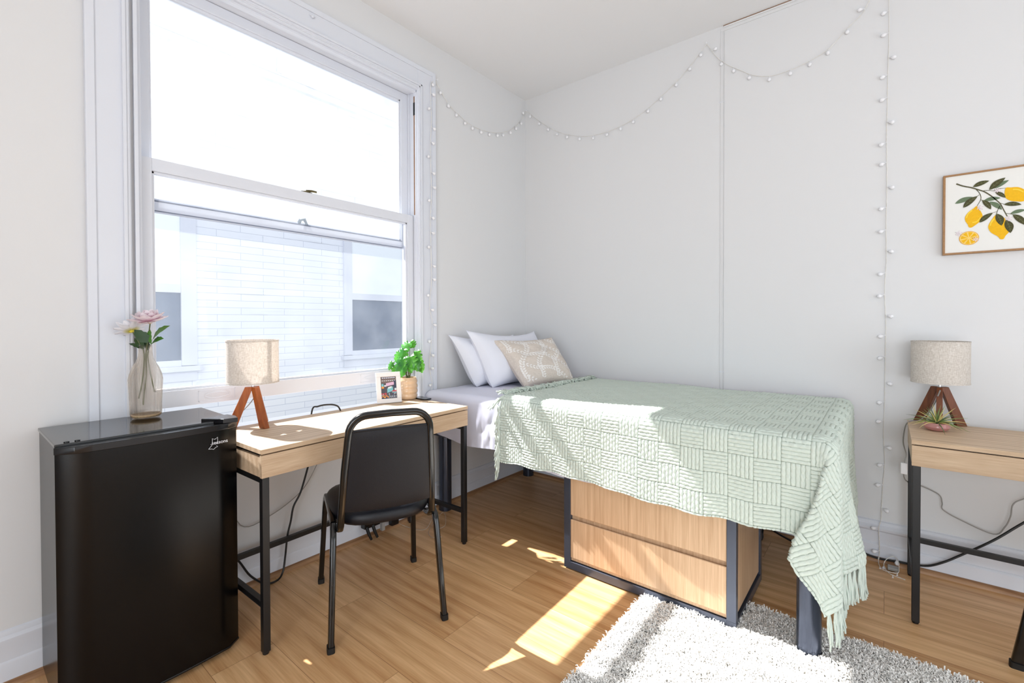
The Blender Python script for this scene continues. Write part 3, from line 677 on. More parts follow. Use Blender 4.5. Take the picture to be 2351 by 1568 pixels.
for (r0,z0,r1,z1,wd,dd) in LV:
    m = MB(); heart(m, pp(r0,z0,dd), pp(r1,z1,dd-.02), wd*1.2, (.5*(r1-r0)*8+.3,-.72,.35)); lf = m.build('leaf', M['monstera'], mon, smooth='all')
    m = MB(); m.tube(smooth_path([pp(random.uniform(-.012,.012),.112,random.uniform(-.012,.012)), pp(r0*.3,.17,dd*.3), pp(r0*.8,z0-.03,dd*.8), pp(r0,z0,dd)]), .0016, 6); m.build('leaf_stalk', M['stem'], mon, smooth=True)

# small picture frame leaning back on the desk
fb = Vector((-2.284,1.585,.777)); fe = Vector((.049,.131,0)).normalized(); fn = Vector((.936,-.350,0)); lean = radians(12)
fup = Vector((-fn.x*sin(lean),-fn.y*sin(lean),cos(lean))); fno = fe.cross(fup); 
if fno.dot(fn)<0: fno = -fno
pf = thing('photo_frame', 'small white photo frame with a street picture, leaning in front of the monstera', 'photo frame', tuple(fb+fe*.07))
def fp(a, b, c): return fb+fe*a+fup*b+fno*c
FW, FH, FB = .143, .180, .026
def fbox(m, a0,a1,b0,b1,c0,c1, mi=0):
    m.add([fp(a,b,c) for c in (c0,c1) for (a,b) in ((a0,b0),(a1,b0),(a1,b1),(a0,b1))], [(0,3,2,1),(4,5,6,7),(0,1,5,4),(1,2,6,5),(2,3,7,6),(3,0,4,7)], mi)
m = MB(); fbox(m,0,FW,0,FB,0,.014); fbox(m,0,FW,FH-FB,FH,0,.014); fbox(m,0,FB,FB,FH-FB,0,.014); fbox(m,FW-FB,FW,FB,FH-FB,0,.014); m.build('frame', M['whiteframe'], pf, bevel=.0015)
cols = [(70,66,74),(110,92,88),(205,215,235),(216,178,206),(120,186,196),(232,150,60),(52,58,84),(214,220,224),(200,70,80),(60,90,150)]
pmats = [pm('print_ink', c, .4) for c in cols]
m = MB(); w0, w1, h0, h1 = FB, FW-FB, FB, FH-FB; pw, ph = w1-w0, h1-h0
def patch(x0,x1,y0,y1,mi,k=1,sk=0): 
    c = .006+.00015*k; A_ = [(x0,y0),(x1,y0+sk),(x1,y1+sk),(x0,y1)]
    m.add([fp(w0+pw*x,h0+ph*y,c) for x,y in A_], [(0,1,2,3)], mi)
fbox(m, w0,w1,h0,h1,.002,.006,0)
patch(0,1,.70,1,1,1); 
for i in range(7): patch(.10+i*.125,.17+i*.125,.92,.975,2,2); patch(.08+i*.13,.15+i*.13,.80,.84,7,2)
patch(.82,1,.45,.82,6,2); patch(.34,.86,.56,.70,3,3,.06); patch(.22,.36,.55,.62,7,3); patch(.05,.18,.56,.68,4,3); patch(.05,.20,.47,.56,5,3)
patch(.40,.78,.26,.46,4,3,.08); patch(.46,.70,.44,.52,7,4,.04); patch(.72,1,.30,.36,8,4); patch(.70,1,.26,.30,4,4); patch(.88,1,.36,.46,7,4); patch(0,.35,.20,.25,8,3)
for i in range(12): patch(.04+i*.08,.07+i*.08,.14+.03*(i%3),.19+.03*(i%4),(7,2,6,8,9)[i%5],3); patch(.5+.04*i,.52+.04*i,.03+.01*(i%3),.13,(7,6,2)[i%3],3)
patch(.02,.46,.04,.11,5,5); patch(.10,.38,.11,.17,5,5); patch(.15,.34,.11,.15,6,6)
for x in (.10,.34):
    cx_, cy_ = w0+pw*x, h0+ph*.045; m.add([fp(cx_+.006*cos(a*pi/6),cy_+.006*sin(a*pi/6),.0072) for a in range(12)], [tuple(range(12))], 6)
m.build('photo_print', pmats, pf)
m = MB(); fbox(m,.045,.100,0,.14,-.004,0); m.build('backing', pm('frame_back', (60,60,62), .8), pf)
m = MB(); a = fp(.06,.12,-.004); b_ = fp(.085,.12,-.004); c_ = fp(.085,0,-.004)-fn*.055; d_ = fp(.06,0,-.004)-fn*.055; c_.z = d_.z = .7775; m.add([a,b_,c_,d_,a-fn*.003,b_-fn*.003,c_-fn*.003,d_-fn*.003],[(0,1,2,3),(4,5,6,7),(0,1,5,4),(1,2,6,5),(2,3,7,6),(3,0,4,7)]); m.build('easel_leg', bpy.data.materials['frame_back'], pf)

ph_ = thing('smartphone', 'dark smartphone lying on the far end of the window desk', 'phone', (-2.214,1.885,.777))
ux = Vector((.993,-.115,0)).normalized(); uy = Vector((.115,.993,0)).normalized(); pc = Vector((-2.222,1.868,.777))
rrp = _rr(.066,.031,.3)
def pmap(z): return lambda a,b: pc+ux*a+uy*b+Vector((0,0,z))
MB().prism(rrp, pmap(.0005), pmap(.0075)).build('phone_body', M['plastic'], ph_, bevel=.001)
MB().prism(_rr(.063,.028,.3), pmap(.0076), pmap(.0080)).build('phone_screen', pm('phone_glass', (30,40,52), .05, spec=.9), ph_)
tubeobj('desk_cable', [(-2.318,1.20,.70),(-2.315,1.215,.80),(-2.300,1.235,.812),(-2.285,1.262,.818),(-2.272,1.300,.816),(-2.262,1.325,.806),(-2.262,1.338,.788),(-2.268,1.345,.779)], .0042, M['blackcord'], 'short black cable loop curling over the back of the window desk', 'cable')

# ------------------------------------------------------------------ chairs
def make_chair(label):
    t = local_thing('stacking_chair', label, 'chair', None)
    sec = _rr(.0112,.0165,.3)
    for sx in (-1,1):
        pts = [(.2235*sx,-.262,.012),(.208*sx,-.205,.385),(.206*sx,-.192,.420),(.204*sx,-.165,.440),(.203*sx,-.12,.446),(.203*sx,.13,.446),(.204*sx,.170,.440),(.206*sx,.195,.420),(.208*sx,.207,.385),(.225*sx,.262,.012)]
        r = MB(); r.tube(pts[:4], 1, sec=[(b,a) for a,b in sec], upv=(0,1,0)); r.build('leg', M['chairmetal'], t, smooth=True)
        r = MB(); r.tube(pts[6:], 1, sec=[(b,a) for a,b in sec], upv=(0,1,0)); r.build('leg', M['chairmetal'], t, smooth=True)
        r = MB(); r.tube([(p[0],p[1],p[2]) for p in pts[3:7]], 1, sec=sec, upv=(1,0,0)); r.build('seat_rail', M['chairmetal'], t, smooth=True)
        for y in (-.262,.262):
            r = MB(); r.tube([(.224*sx,y*1.002,0),(.2235*sx,y,.022)], 1, sec=[(b*1.18,a*1.25) for a,b in sec], upv=(0,1,0)); r.build('foot_cap', M['rubber'], t, smooth=True)
    hoop = [(-.180,-.150,.425),(-.182,-.195,.432),(-.182,-.222,.455),(-.178,-.236,.52),(-.170,-.262,.68),(-.160,-.285,.80)]
    n = 7
    for i in range(n+1):
        a = pi-pi/2*i/n; hoop.append((-.085+.073*cos(a), -.290-.010*i/n, .822+.072*sin(a)))
    hoop2 = [(-x,y,z) for x,y,z in hoop[::-1]]
    r = MB(); r.tube(hoop+[(0,-.3015,.8965)]+hoop2, 1, sec=_rr(.0115,.0135,.35), upv=None); r.build('back_frame', M['chairmetal'], t, smooth=True)
    # backrest pad: padded trapezoid, slightly curved
    def pad(nx, ny, f, th):
        vs = []; N1 = (nx+1)*(ny+1)
        for s_ in (1,-1):
            for i in range(nx+1):
                for j in range(ny+1): vs.append(f(i/nx*2-1, j/ny, s_))
        fs = []
        for g in (0,1):
            for i in range(nx):
                for j in range(ny):
                    a = g*N1+i*(ny+1)+j; fs.append((a,a+1,a+ny+2,a+ny+1))
        for i in range(nx):
            a = i*(ny+1); fs.append((a,a+ny+1,a+ny+1+N1,a+N1)); a += ny; fs.append((a,a+ny+1,a+ny+1+N1,a+N1))
        for j in range(ny):
            a = j; fs.append((a,a+1,a+1+N1,a+N1)); a = nx*(ny+1)+j; fs.append((a,a+1,a+1+N1,a+N1))
        return MB().add(vs, fs)
    def fback(u, v, s_):
        hw = .170-.022*v; z = .514+.319*v; yc = -.240-.052*v
        e = (1-abs(u)**6)*(1-abs(2*v-1)**8)
        return (u*hw, yc+.012*(1-u*u)*-.5+s_*(.006+(.022 if s_>0 else .006)*e), z-.010*(1-abs(u)**2)*(1 if v<.5 else -.3)*abs(2*v-1))
    pad(20,20,fback,.03).build('backrest', M['vinyl'], t, smooth=True, bevel=.003)
    for pp_ in ([(-.171,-.234,.516),(0,-.240,.508),(.171,-.234,.516)],[(-.142,-.296,.835),(0,-.300,.838),(.142,-.296,.835)]):
        m = MB(); m.tube(pp_, .006, 8); m.build('back_piping', M['vinyl'], t, smooth=True)
    # seat pad
    K = 40; rings = []
    def outline(sc, a):
        x = cos(a); y = sin(a); e = 3.2
        rr_ = (abs(x)**e+abs(y)**e)**(-1/e); px_ = x*rr_*.205*sc; py_ = y*rr_*.225*sc
        return (px_*(1+.07*(py_/.225)), py_-.005)
    vs = []; prof_ = [(.90,.436),(.985,.440),(1.015,.452),(1.02,.466),(1.0,.482),(.94,.494),(.80,.502),(.5,.506),(.02,.507)]
    for sc, z in prof_:
        for k in range(K): x, y = outline(sc, 2*pi*k/K); vs.append((x,y,z-.012*max(0,(y/.225))**3*(sc>.7)))
    fs = [(i*K+k,i*K+(k+1)%K,(i+1)*K+(k+1)%K,(i+1)*K+k) for i in range(len(prof_)-1) for k in range(K)]+[tuple(range(K))[::-1]]
    MB().add(vs, fs).build('seat', M['vinyl'], t, smooth=True, angle=60)
    return t
chairA = make_chair('black vinyl and metal stacking chair pushed toward the window desk')
chairB = copy_tree(chairA); chairB['label'] = 'black chair at the lower right edge, only one leg in view'
place(chairA, (-1.776,1.235,0), radians(65)); place(chairB, (.635,2.200,0), radians(90))

# ------------------------------------------------------------------ cords under the window desk
tubeobj('fridge_cord', [(-2.318,1.23,.68),(-2.315,1.215,.60),(-2.305,1.180,.499),(-2.30,1.141,.391),(-2.30,1.105,.33),(-2.30,1.090,.26),(-2.30,1.073,.194),(-2.30,1.062,.10),(-2.29,1.045,.030),(-2.275,1.010,.008),(-2.285,.960,.012),(-2.30,.900,.07),(-2.31,.85,.16),(-2.318,.80,.20)], .0048, M['blackcord'], 'thick black cord hanging under the window desk beside the fridge', 'cord')
tubeobj('black_cable', [(-2.31,1.42,.70),(-2.315,1.46,.55),(-2.32,1.51,.40),(-2.32,1.55,.22),(-2.315,1.57,.09)], .0042, M['blackcord'], 'black cable dropping behind the left side of the chair back', 'cable')
ps = thing('power_strip', 'black power strip with plugs hanging low behind the chair legs', 'power strip', (-2.300,1.60,.02))
m = MB(); m.box((-2.325,1.50,.075),(-2.285,1.74,.105)); m.build('strip_body', M['plastic'], ps, bevel=.003)
for y in (1.515,1.555): m = MB(); m.tube([(-2.29,y,.085),(-2.275,y+.004,.05),(-2.27,y+.018,.014)], [.010,.009,.007], 8); m.build('plug', M['rubber'], ps, smooth=True)
m = MB(); m.box((-2.285,1.600,.040),(-2.262,1.620,.088)); m.build('clear_plug', M['clearcord'], ps, bevel=.002)
m = MB(); m.box((-2.285,1.66,.050),(-2.250,1.71,.092)); m.build('adapter', M['plastic'], ps, bevel=.004)
m = MB(); m.tube(smooth_path([(-2.255,1.70,.06),(-2.235,1.74,.03),(-2.19,1.79,.004),(-2.15,1.83,.004),(-2.17,1.89,.03),(-2.20,1.94,.05),(-2.16,1.90,.02),(-2.11,1.87,.004),(-2.08,1.92,.012),(-2.14,1.98,.04),(-2.20,2.00,.03),(-2.12,1.83,.006),(-2.04,1.78,.004),(-2.00,1.82,.004)],6), .0011, 5)
tag(m.build('fairy_wire', pm('silver_wire', (225,222,214), .25, metal=.6), smooth=True), 'thin silver fairy wire tangled on the floor behind the chair', 'wire')

# ------------------------------------------------------------------ bed
bed = thing('bed', 'single bed with white fitted sheet and graphite metal legs in the corner', 'bed', (-1.23,2.52,0))
BX0, BX1, BY0, BY1, BZ = -2.335, -.165, 1.985, 3.045, .808
for (x, y, z0, s_) in ((-2.285,2.115,0,1),(-2.268,3.015,0,1),(-.218,2.030,.007,1.0),(-.215,2.98,0,1)):
    m = MB(); sec = _rr(.040,.040,.42); m.prism(sec, lambda a,b: (x+a,y+b,z0), lambda a,b: (x+a,y+b,.52)); m.prism(_rr(.041,.041,.42), lambda a,b: (x+a,y+b,z0-.0005), lambda a,b: (x+a,y+b,z0+.006)); m.build('leg', M['bedleg'], bed, smooth=True, angle=40)
m = MB(); m.box((BX0+.02,BY0+.03,.515),(BX1-.02,BY0+.06,.560)); m.box((BX0+.02,BY1-.06,.515),(BX1-.02,BY1-.03,.560)); m.box((BX0+.02,BY0+.03,.515),(BX0+.05,BY1-.03,.560)); m.box((BX1-.05,BY0+.03,.515),(BX1-.02,BY1-.03,.560)); m.build('bed_frame', M['bedleg'], bed, bevel=.002)
m = MB()
for i in range(12): x = BX0+.12+i*.165; m.box((x,BY0+.06,.545),(x+.06,BY1-.06,.557))
m.build('slats', M['metal'], bed)
m = MB(); m.box((BX0+.025,BY0+.025,.562),(BX1-.025,BY1-.02,BZ-.02)); m.build('mattress', M['sheet'], bed, bevel=.03)
def edge(t, R):
    a = R*pi/4; ph = np.clip((t+a)/R, 0, pi/2)
    out = np.where(t<-a, t+a-R, np.where(t>a, 0, -R+R*np.sin(ph))); drop = np.where(t<-a, 0, np.where(t>a, t-a+R, R*(1-np.cos(ph))))
    return out, drop
def fnoise(x, y, seed, f=1.0, oct=3):
    r_ = np.random.default_rng(seed); v = 0*x
    for o in range(oct):
        for _ in range(4):
            a = r_.uniform(0,2*pi); k = f*(2**o)*r_.uniform(.7,1.4); v = v+np.sin(k*(x*cos(a)+y*sin(a))+r_.uniform(0,6.28))/(2**o)/4
    return v
def build_sheet():
    d = .275; u = np.arange(BX0-d, BX1+d+.001, .0085); v = np.arange(BY0-d, BY1+.12, .0085)
    U, V = np.meshgrid(u, v, indexing='ij')
    pl = BX0-U; pr = U-BX1; qn = BY0-V; qf = V-BY1
    R = .045; a = R*pi/4
    P = np.maximum(pl,pr); Q = np.maximum(qn,qf)
    oP,_ = edge(P,R); oQ,_ = edge(Q,R)
    X = np.where(pl>pr, BX0-oP, BX1+oP); Y = np.where(qn>qf, BY0-oQ, BY1+oQ)
    rmax = np.maximum(P,Q); small = np.maximum(np.minimum(P,Q)+a,0)
    _, dr = edge(rmax, R)
    hem = 1+.07*fnoise(U,V,3,5,2)-.10*np.clip((-1.95-U)/.3,0,1)+.24*np.exp(-((U+1.22)/.34)**4)
    side = np.clip(rmax/.2,0,1)
    dr = np.where(rmax>0, dr*np.where(rmax>.1, 1+(hem-1)*side, 1), dr)
    rumple = .010*side*np.abs(fnoise(U*1.0,V*1.0+rmax*.3,5,22,3))+.006*side*np.abs(fnoise(U*3,V*.6,9,16,2))
    X = X+np.where(pl>pr,-1,1)*np.where(P>Q,rumple,0)*(P>0); Y = Y+np.where(qn>qf,-1,1)*np.where(Q>P,rumple,0)*(Q>0)
    Z = BZ-dr+.003*fnoise(U,V,11,14,3)*(1-side)+.010*np.clip(1-np.hypot((U-(BX0+BX1)/2)/1.2,(V-2.5)/.6),0,1)
    X = np.clip(X, XA+.004, 9); Y = np.clip(Y, 0, YB-.006)
    G = np.stack([X,Y,Z],-1).reshape(-1,3)
    return npmesh('fitted_sheet', G, gridfaces(*U.shape), M['sheet'], bed)
build_sheet()
# corner of the sheet hanging loose below the blanket at the foot
m = MB(); P_ = [[(-.225,1.972,.50),(-.19,1.960,.50),(-.14,1.950,.50)],[(-.232,1.972,.43),(-.19,1.952,.42),(-.145,1.935,.41)],[(-.240,1.975,.365),(-.200,1.945,.350),(-.155,1.915,.340)],[(-.236,1.972,.345),(-.195,1.935,.305),(-.160,1.905,.285)],[(-.215,1.955,.315),(-.188,1.925,.282),(-.168,1.905,.268)]]
m.add([p for r in P_ for p in r], [(i*3+j,i*3+j+1,i*3+j+4,i*3+j+3) for i in range(4) for j in range(2)])
o_ = m.build('sheet_corner', M['sheet'], bed, smooth='all'); md = o_.modifiers.new('s','SUBSURF'); md.levels = 2; md.render_levels = 2

# throw blanket, woven in squares of chunky braids -- real relief
def build_blanket():
    xf, yn, zt = -.140, 1.958, .826; R = .042; a = R*pi/4; st = .0024
    p = np.arange(-1.512, .452, st); q = np.arange(-1.062, .345, st)
    P, Q = np.meshgrid(p, q, indexing='ij')
    oP,_ = edge(P,R); oQ,_ = edge(Q,R)
    p0 = np.maximum(P+a,0); q0 = np.maximum(Q+a,0); r = np.hypot(p0,q0)-a; _, dr = edge(r,R)
    both = (p0>0)&(q0>0); th = np.arctan2(p0,q0)
    # hanging corner: a flap that keeps its width and turns around the corner, pleated at both sides
    T1, T2, TC = radians(37), radians(68), radians(55); rp = np.maximum(r,0)
    tc_ = np.clip(th,T1,T2); ss = rp*np.sin(tc_-TC); dd = np.cos(tc_-TC)
    sp = lambda u: .018*np.logaddexp(0,u/.018)
    g0 = .018*.6931; fx = -sp(-ss)+g0-.004*np.clip(rp/.4,0,1); fy = sp(ss)-g0-.050*np.clip(rp/.4,0,1)**.8
    wv_ = np.clip(np.minimum(th/T1,(pi/2-th)/(pi/2-T2)),0,1); wv_ = np.where(both, wv_, 0)
    X = xf+oP+fx*wv_; Y = yn-oQ+fy*wv_; Z = zt-dr*(1+(dd-1)*wv_)
    X = X+wv_*.006*np.sin(ss*70)*np.clip(rp/.2,0,1)
    # folds of the foot drop
    fd = np.clip(P/.43,0,1); yy = -Q
    X = X+fd**1.2*(.070*np.exp(-((yy-.17)/.10)**2)+.018*np.sin(yy*17+.6)*(yy>0)+.010)
    nd = np.clip(Q/.34,0,1)*(P<0)
    Y = Y-nd*(.006+.007*np.sin(P*9+1)+.004*np.sin(P*23))
    Z = Z+.006*fnoise(P,Q,21,7,2)*(r<=0)+.010*np.clip(1+Q/.5,0,1)*(Q<0)*(P<0)*0
    Z = Z+nd*(.012*np.sin(P*4.2+.4)+.004*np.sin(P*31))
    # normals
    G = np.stack([X,Y,Z],-1); du = np.gradient(G,axis=0); dv = np.gradient(G,axis=1)
    Nn = np.cross(du,dv); Nn /= np.linalg.norm(Nn,axis=-1,keepdims=True)+1e-9
    if Nn[50,50,2]<0: Nn = -Nn
    cs = .0925; a_ = (P+2)/cs; b_ = (Q+2+.018)/cs*1.10
    ia = np.floor(a_); ib = np.floor(b_); fa = a_-ia; fb_ = b_-ib; odd = ((ia+ib)%2)>0
    across = np.where(odd, fa, fb_)*6; along = np.where(odd, fb_, fa)*3.4
    ribi = np.floor(across); fr_ = across-ribi; c = 2*fr_-1
    prof_ = np.sqrt(np.clip(1-c*c,0,1))
    stitch = .5+.5*np.cos(2*pi*(along+.5*(ribi%2)+.22*np.abs(c)*2))
    hgt = prof_**1.1*(.70+.30*stitch**.7)
    brd = np.minimum(np.minimum(fa,1-fa),np.minimum(fb_,1-fb_)); hgt = hgt*np.clip(brd/.035,0.1,1)
    jit = 1+.15*fnoise(P*40,Q*40,31,5,2)
    G = G+Nn*(.0088*hgt*jit)[...,None]
    X_ = G[...,0]; G[...,1] = np.minimum(G[...,1], YB-.004)
    bl = npmesh('throw_blanket', G.reshape(-1,3), gridfaces(*P.shape), M['sage'])
    tag(bl, 'sage green basket-weave throw blanket with tassels, spread over the bed', 'blanket')
    md = bl.modifiers.new('thick','SOLIDIFY'); md.thickness = .004; md.offset = -1
    return bl, G, P, Q
bl, BG, BP, BQ = build_blanket()
def tassel(pts_fn, n, r=.0031, seg=6):
    m = MB()
    for k in range(n): m.tube(pts_fn(k), [r*(1.15 if i<2 else 1) for i in range(seg)], 5)
    return m
def hang(o, L, lean=(0,0,0), spread=.012, n=8, tang=(1,0,0)):
    o = Vector(o); le = Vector(lean); tg = Vector(tang); out = []
    ph0 = random.uniform(0,6)
    def fn(k):
        a = 2*pi*k/n+ph0; rr_ = random.uniform(.3,1)*spread; l = L*random.uniform(.82,1.05); pts = []
        nrm = Vector((-tg.y,tg.x,0))
        for i in range(6):
            t = i/5; w_ = (.25+.75*t) if i else .15
            pts.append(o+tg*(cos(a)*rr_*w_+.003*sin(t*7+k))+nrm*(sin(a)*rr_*w_*.6+.0015*sin(t*9+k))+le*t*t+Vector((0,0,-l*t)))
        return pts
    return tassel(fn, n)
NTP, NTQ = BP.shape
cnt = 0
# head edge: fringe lying on the sheet, then hanging down the near side
for j in range(8, NTQ-1, 14):
    q = BQ[0,j]; o = Vector(BG[0,j])
    if q > .02:
        if j % 2 == 0 or True: m = hang(o+Vector((-.004,-.008,0)), .115, (-.016,-.004,0), .012, 7, (1,0,0))
    else:
        an0 = random.uniform(-.9,.9)
        def fn(k, o=o, an0=an0):
            an = an0+random.uniform(-.8,.8); l = random.uniform(.06,.10); cu = random.uniform(-2.4,2.4); pts = []; p_ = o+Vector((.008,random.uniform(-.008,.008),.008+.005*(k%3)))
            for i in range(6):
                pts.append(p_.copy()); an_ = an+cu*i/5; p_ = p_+Vector((-cos(an_),sin(an_),0))*(l/5)+Vector((0,0,.006*sin(i*1.4+k)))
                if p_.y<1.985: p_.z -= .012
                p_.y = min(p_.y, YB-.01); p_.z = max(p_.z,.815) if p_.y>1.99 else p_.z
            return pts
        m = tassel(fn, 9, .0034)
    m.build('tassel', M['sage'], bl, smooth='all'); cnt += 1
for j in range(5, NTQ-1, 11):
    o = Vector(BG[-1,j]); o2 = Vector(BG[-1,min(j+4,NTQ-1)]); tg = (o2-o); tg.z = 0; tg = tg.normalized() if tg.length>1e-4 else Vector((0,1,0))
    m = hang(o+Vector((0,0,.006)), .125, (.008,-.004,0), .011, 8, tuple(tg)); m.build('tassel', M['sage'], bl, smooth='all'); cnt += 1

# ------------------------------------------------------------------ pillows
def pillow(name, TL, TR, BL_, BR_, th, mat, label, cat, pw_=.38, n=34, seedv=1, mats=None, ear=.05, wr=.009):
    TL, TR, BL_, BR_ = map(Vector,(TL,TR,BL_,BR_))
    nrm = (TR-TL).cross(TL-BL_).normalized()
    if nrm.x<0: nrm = -nrm
    u = np.linspace(-1,1,n+1); U, V = np.meshgrid(u,u,indexing='ij')
    pin = 1-.10*(1-np.abs(V)**2.0)*np.abs(U)**3; pin2 = 1-.10*(1-np.abs(U)**2.0)*np.abs(V)**4
    sq_ = 1-.13*((1-V)/2)**5; u_ = (U*pin*sq_+1)/2; v_ = (V*pin2+1)/2
    A = lambda w_: np.array(w_)
    base = ((1-u_)*(1-v_))[...,None]*A(BL_)+(u_*(1-v_))[...,None]*A(BR_)+((1-u_)*v_)[...,None]*A(TL)+(u_*v_)[...,None]*A(TR)
    T = th*((1-U**2)*(1-V**2)+.0)**pw_*(1-.10*V)
    wrk = wr*fnoise(U,V,seedv,9,3)*np.clip(1.2-np.maximum(abs(U),abs(V)),0,1)
    T = T*(1-.16*V)
    base = base-np.array([0,0,1.])*((.032*(1-U**2)*((1+V)/2)**3)[...,None]*(1 if name=='pillow' else .4))
    F_ = base+A(nrm)*(T+wrk)[...,None]; Bk = base-A(nrm)*(T*.8)[...,None]
    f = gridfaces(n+1,n+1); Vv = np.concatenate([F_.reshape(-1,3),Bk.reshape(-1,3)]); nn = (n+1)**2
    return Vv, np.concatenate([f, f[:,::-1]+nn]), F_, A(nrm)
def put_pillow(name, *a, label='', cat='pillow', mat=None, lim=None, **k):
    Vv, Ff, F_, nr = pillow(name, *a, None, label, cat, **k)
    Vv[:,0] = np.maximum(Vv[:,0], XA+.004); Vv[:,2] = np.maximum(Vv[:,2], .812)
    o = npmesh(name, Vv, Ff, mat); tag(o, label, cat); return o, F_, nr
put_pillow('pillow', (-2.305,2.165,1.165),(-2.30,2.86,1.15),(-2.150,2.235,.812),(-2.13,2.90,.812), .105, label='white pillow rearmost on the bed, leaning against the window wall', mat=M['pillow'], seedv=2)
put_pillow('pillow', (-2.215,2.245,1.195),(-2.170,2.965,1.175),(-2.035,2.265,.812),(-1.99,2.95,.812), .115, label='white pillow leaning between the rear pillow and the patterned cushion', mat=M['pillow'], seedv=5)
cu, CF, cn = put_pillow('cushion', (-2.100,2.385,1.125),(-1.915,2.835,1.135),(-1.825,2.370,.812),(-1.690,2.815,.812), .088, label='beige square cushion with white leafy vines, in front of the pillows', cat='cushion', mat=M['cushion'], seedv=8, pw_=.34)
def vines():
    """white embroidered leaf sprigs along a wavy lattice, sewn to the cushion face"""
    n = CF.shape[0]-1; m = MB()
    def at(u, v):
        fu = min(max((u+1)/2*n,0),n-.001); fv = min(max((v+1)/2*n,0),n-.001); i, j = int(fu), int(fv); a, b = fu-i, fv-j
        p = CF[i,j]*(1-a)*(1-b)+CF[i+1,j]*a*(1-b)+CF[i,j+1]*(1-a)*b+CF[i+1,j+1]*a*b
        return p
    def sewn(u, v): return Vector(at(u,v)+cn*.0016)
    for fam in (0,1):
        for k in range(-3,4):
            for i in range(34):
                s_ = -1.35+i*.082
                if fam==0: u, v = s_*.5+k*.58+.10*sin(s_*5), s_
                else: u, v = s_, -s_*.5+k*.58+.10*sin(s_*5+1)
                if abs(u)>.93 or abs(v)>.93: continue
                du, dv = ((.45,.9) if fam==0 else (.9,-.45))
                for sg in (1,-1):
                    a = atan2(dv,du)+sg*.75; L = .125; W_ = .034
                    tu, tv = u+cos(a)*L, v+sin(a)*L; mu, mv = (u+tu)/2, (v+tv)/2; px_, py_ = -sin(a)*W_, cos(a)*W_
                    if max(abs(tu),abs(tv))>.96: continue
                    m.add([sewn(u,v), sewn(mu+px_,mv+py_), sewn(tu,tv), sewn(mu-px_,mv-py_)], [(0,1,2,3)])
    return m
vines().build('embroidery', M['embroid'], cu)

# ------------------------------------------------------------------ dresser under the bed
dr = thing('dresser', 'low two-drawer oak dresser with graphite metal frame under the bed', 'dresser', (-.863,2.23,0))
DX0, DX1, DY0, DY1, DZ = -1.267, -.459, 1.985, 2.475, .505
s_ = .036; z0 = .0065
for x in (DX0,DX1-s_):
    for y in (DY0,DY1-.03):
        m = MB(); m.box((x,y,z0+.036),(x+s_,y+.03,DZ)); m.build('frame_post', M['steelblue'], dr, bevel=.001)
    m = MB(); m.box((x,DY0,z0),(x+s_,DY1,z0+.036)); m.build('frame_foot_rail', M['steelblue'], dr, bevel=.001)
    m = MB(); m.box((x,DY0+.03,DZ-.03),(x+s_,DY1-.03,DZ)); m.build('frame_top_rail', M['steelblue'], dr, bevel=.001)
for y in (DY0,DY1-.03): m = MB(); m.box((DX0+s_,y,z0),(DX1-s_,y+.03,z0+.036)); m.build('frame_rail', M['steelblue'], dr, bevel=.001)
m = MB(); m.box((DX0+.008,DY0+.03,.055),(DX0+.028,DY1-.03,DZ-.03)); m.box((DX1-.026,DY0+.03,.055),(DX1-.008,DY1-.03,DZ-.03)); m.box((DX0+s_,DY0+.012,.046),(DX1-s_,DY1-.03,.060)); m.box((DX0+s_,DY0+.03,DZ-.02),(DX1-s_,DY1-.03,DZ-.002)); m.box((DX0+s_,DY1-.04,.06),(DX1-s_,DY1-.03,DZ-.02)); m.build('cabinet_body', M['oak_dr'], dr)
for (a, b) in ((.060,.257),(.276,.480)):
    m = MB(); x0, x1 = DX0+s_+.0015, DX1-s_-.0015; y = DY0+.003
    m.prism([(y,a+.004),(y,b-.003),(y+.003,b),(y+.018,b-.012),(y+.018,a-.004),(y+.006,a)], lambda p,q: (x0,p,q), lambda p,q: (x1,p,q)); m.box((x0+.02,y+.018,a+.01),(x1-.02,DY1-.06,b-.03)); m.build('drawer', M['oak_dr'], dr, bevel=.001)
m = MB(); m.box((DX0+s_,DY0+.022,.24),(DX1-s_,DY0+.028,.30)); m.build('finger_groove', M['oak_dr'], dr)

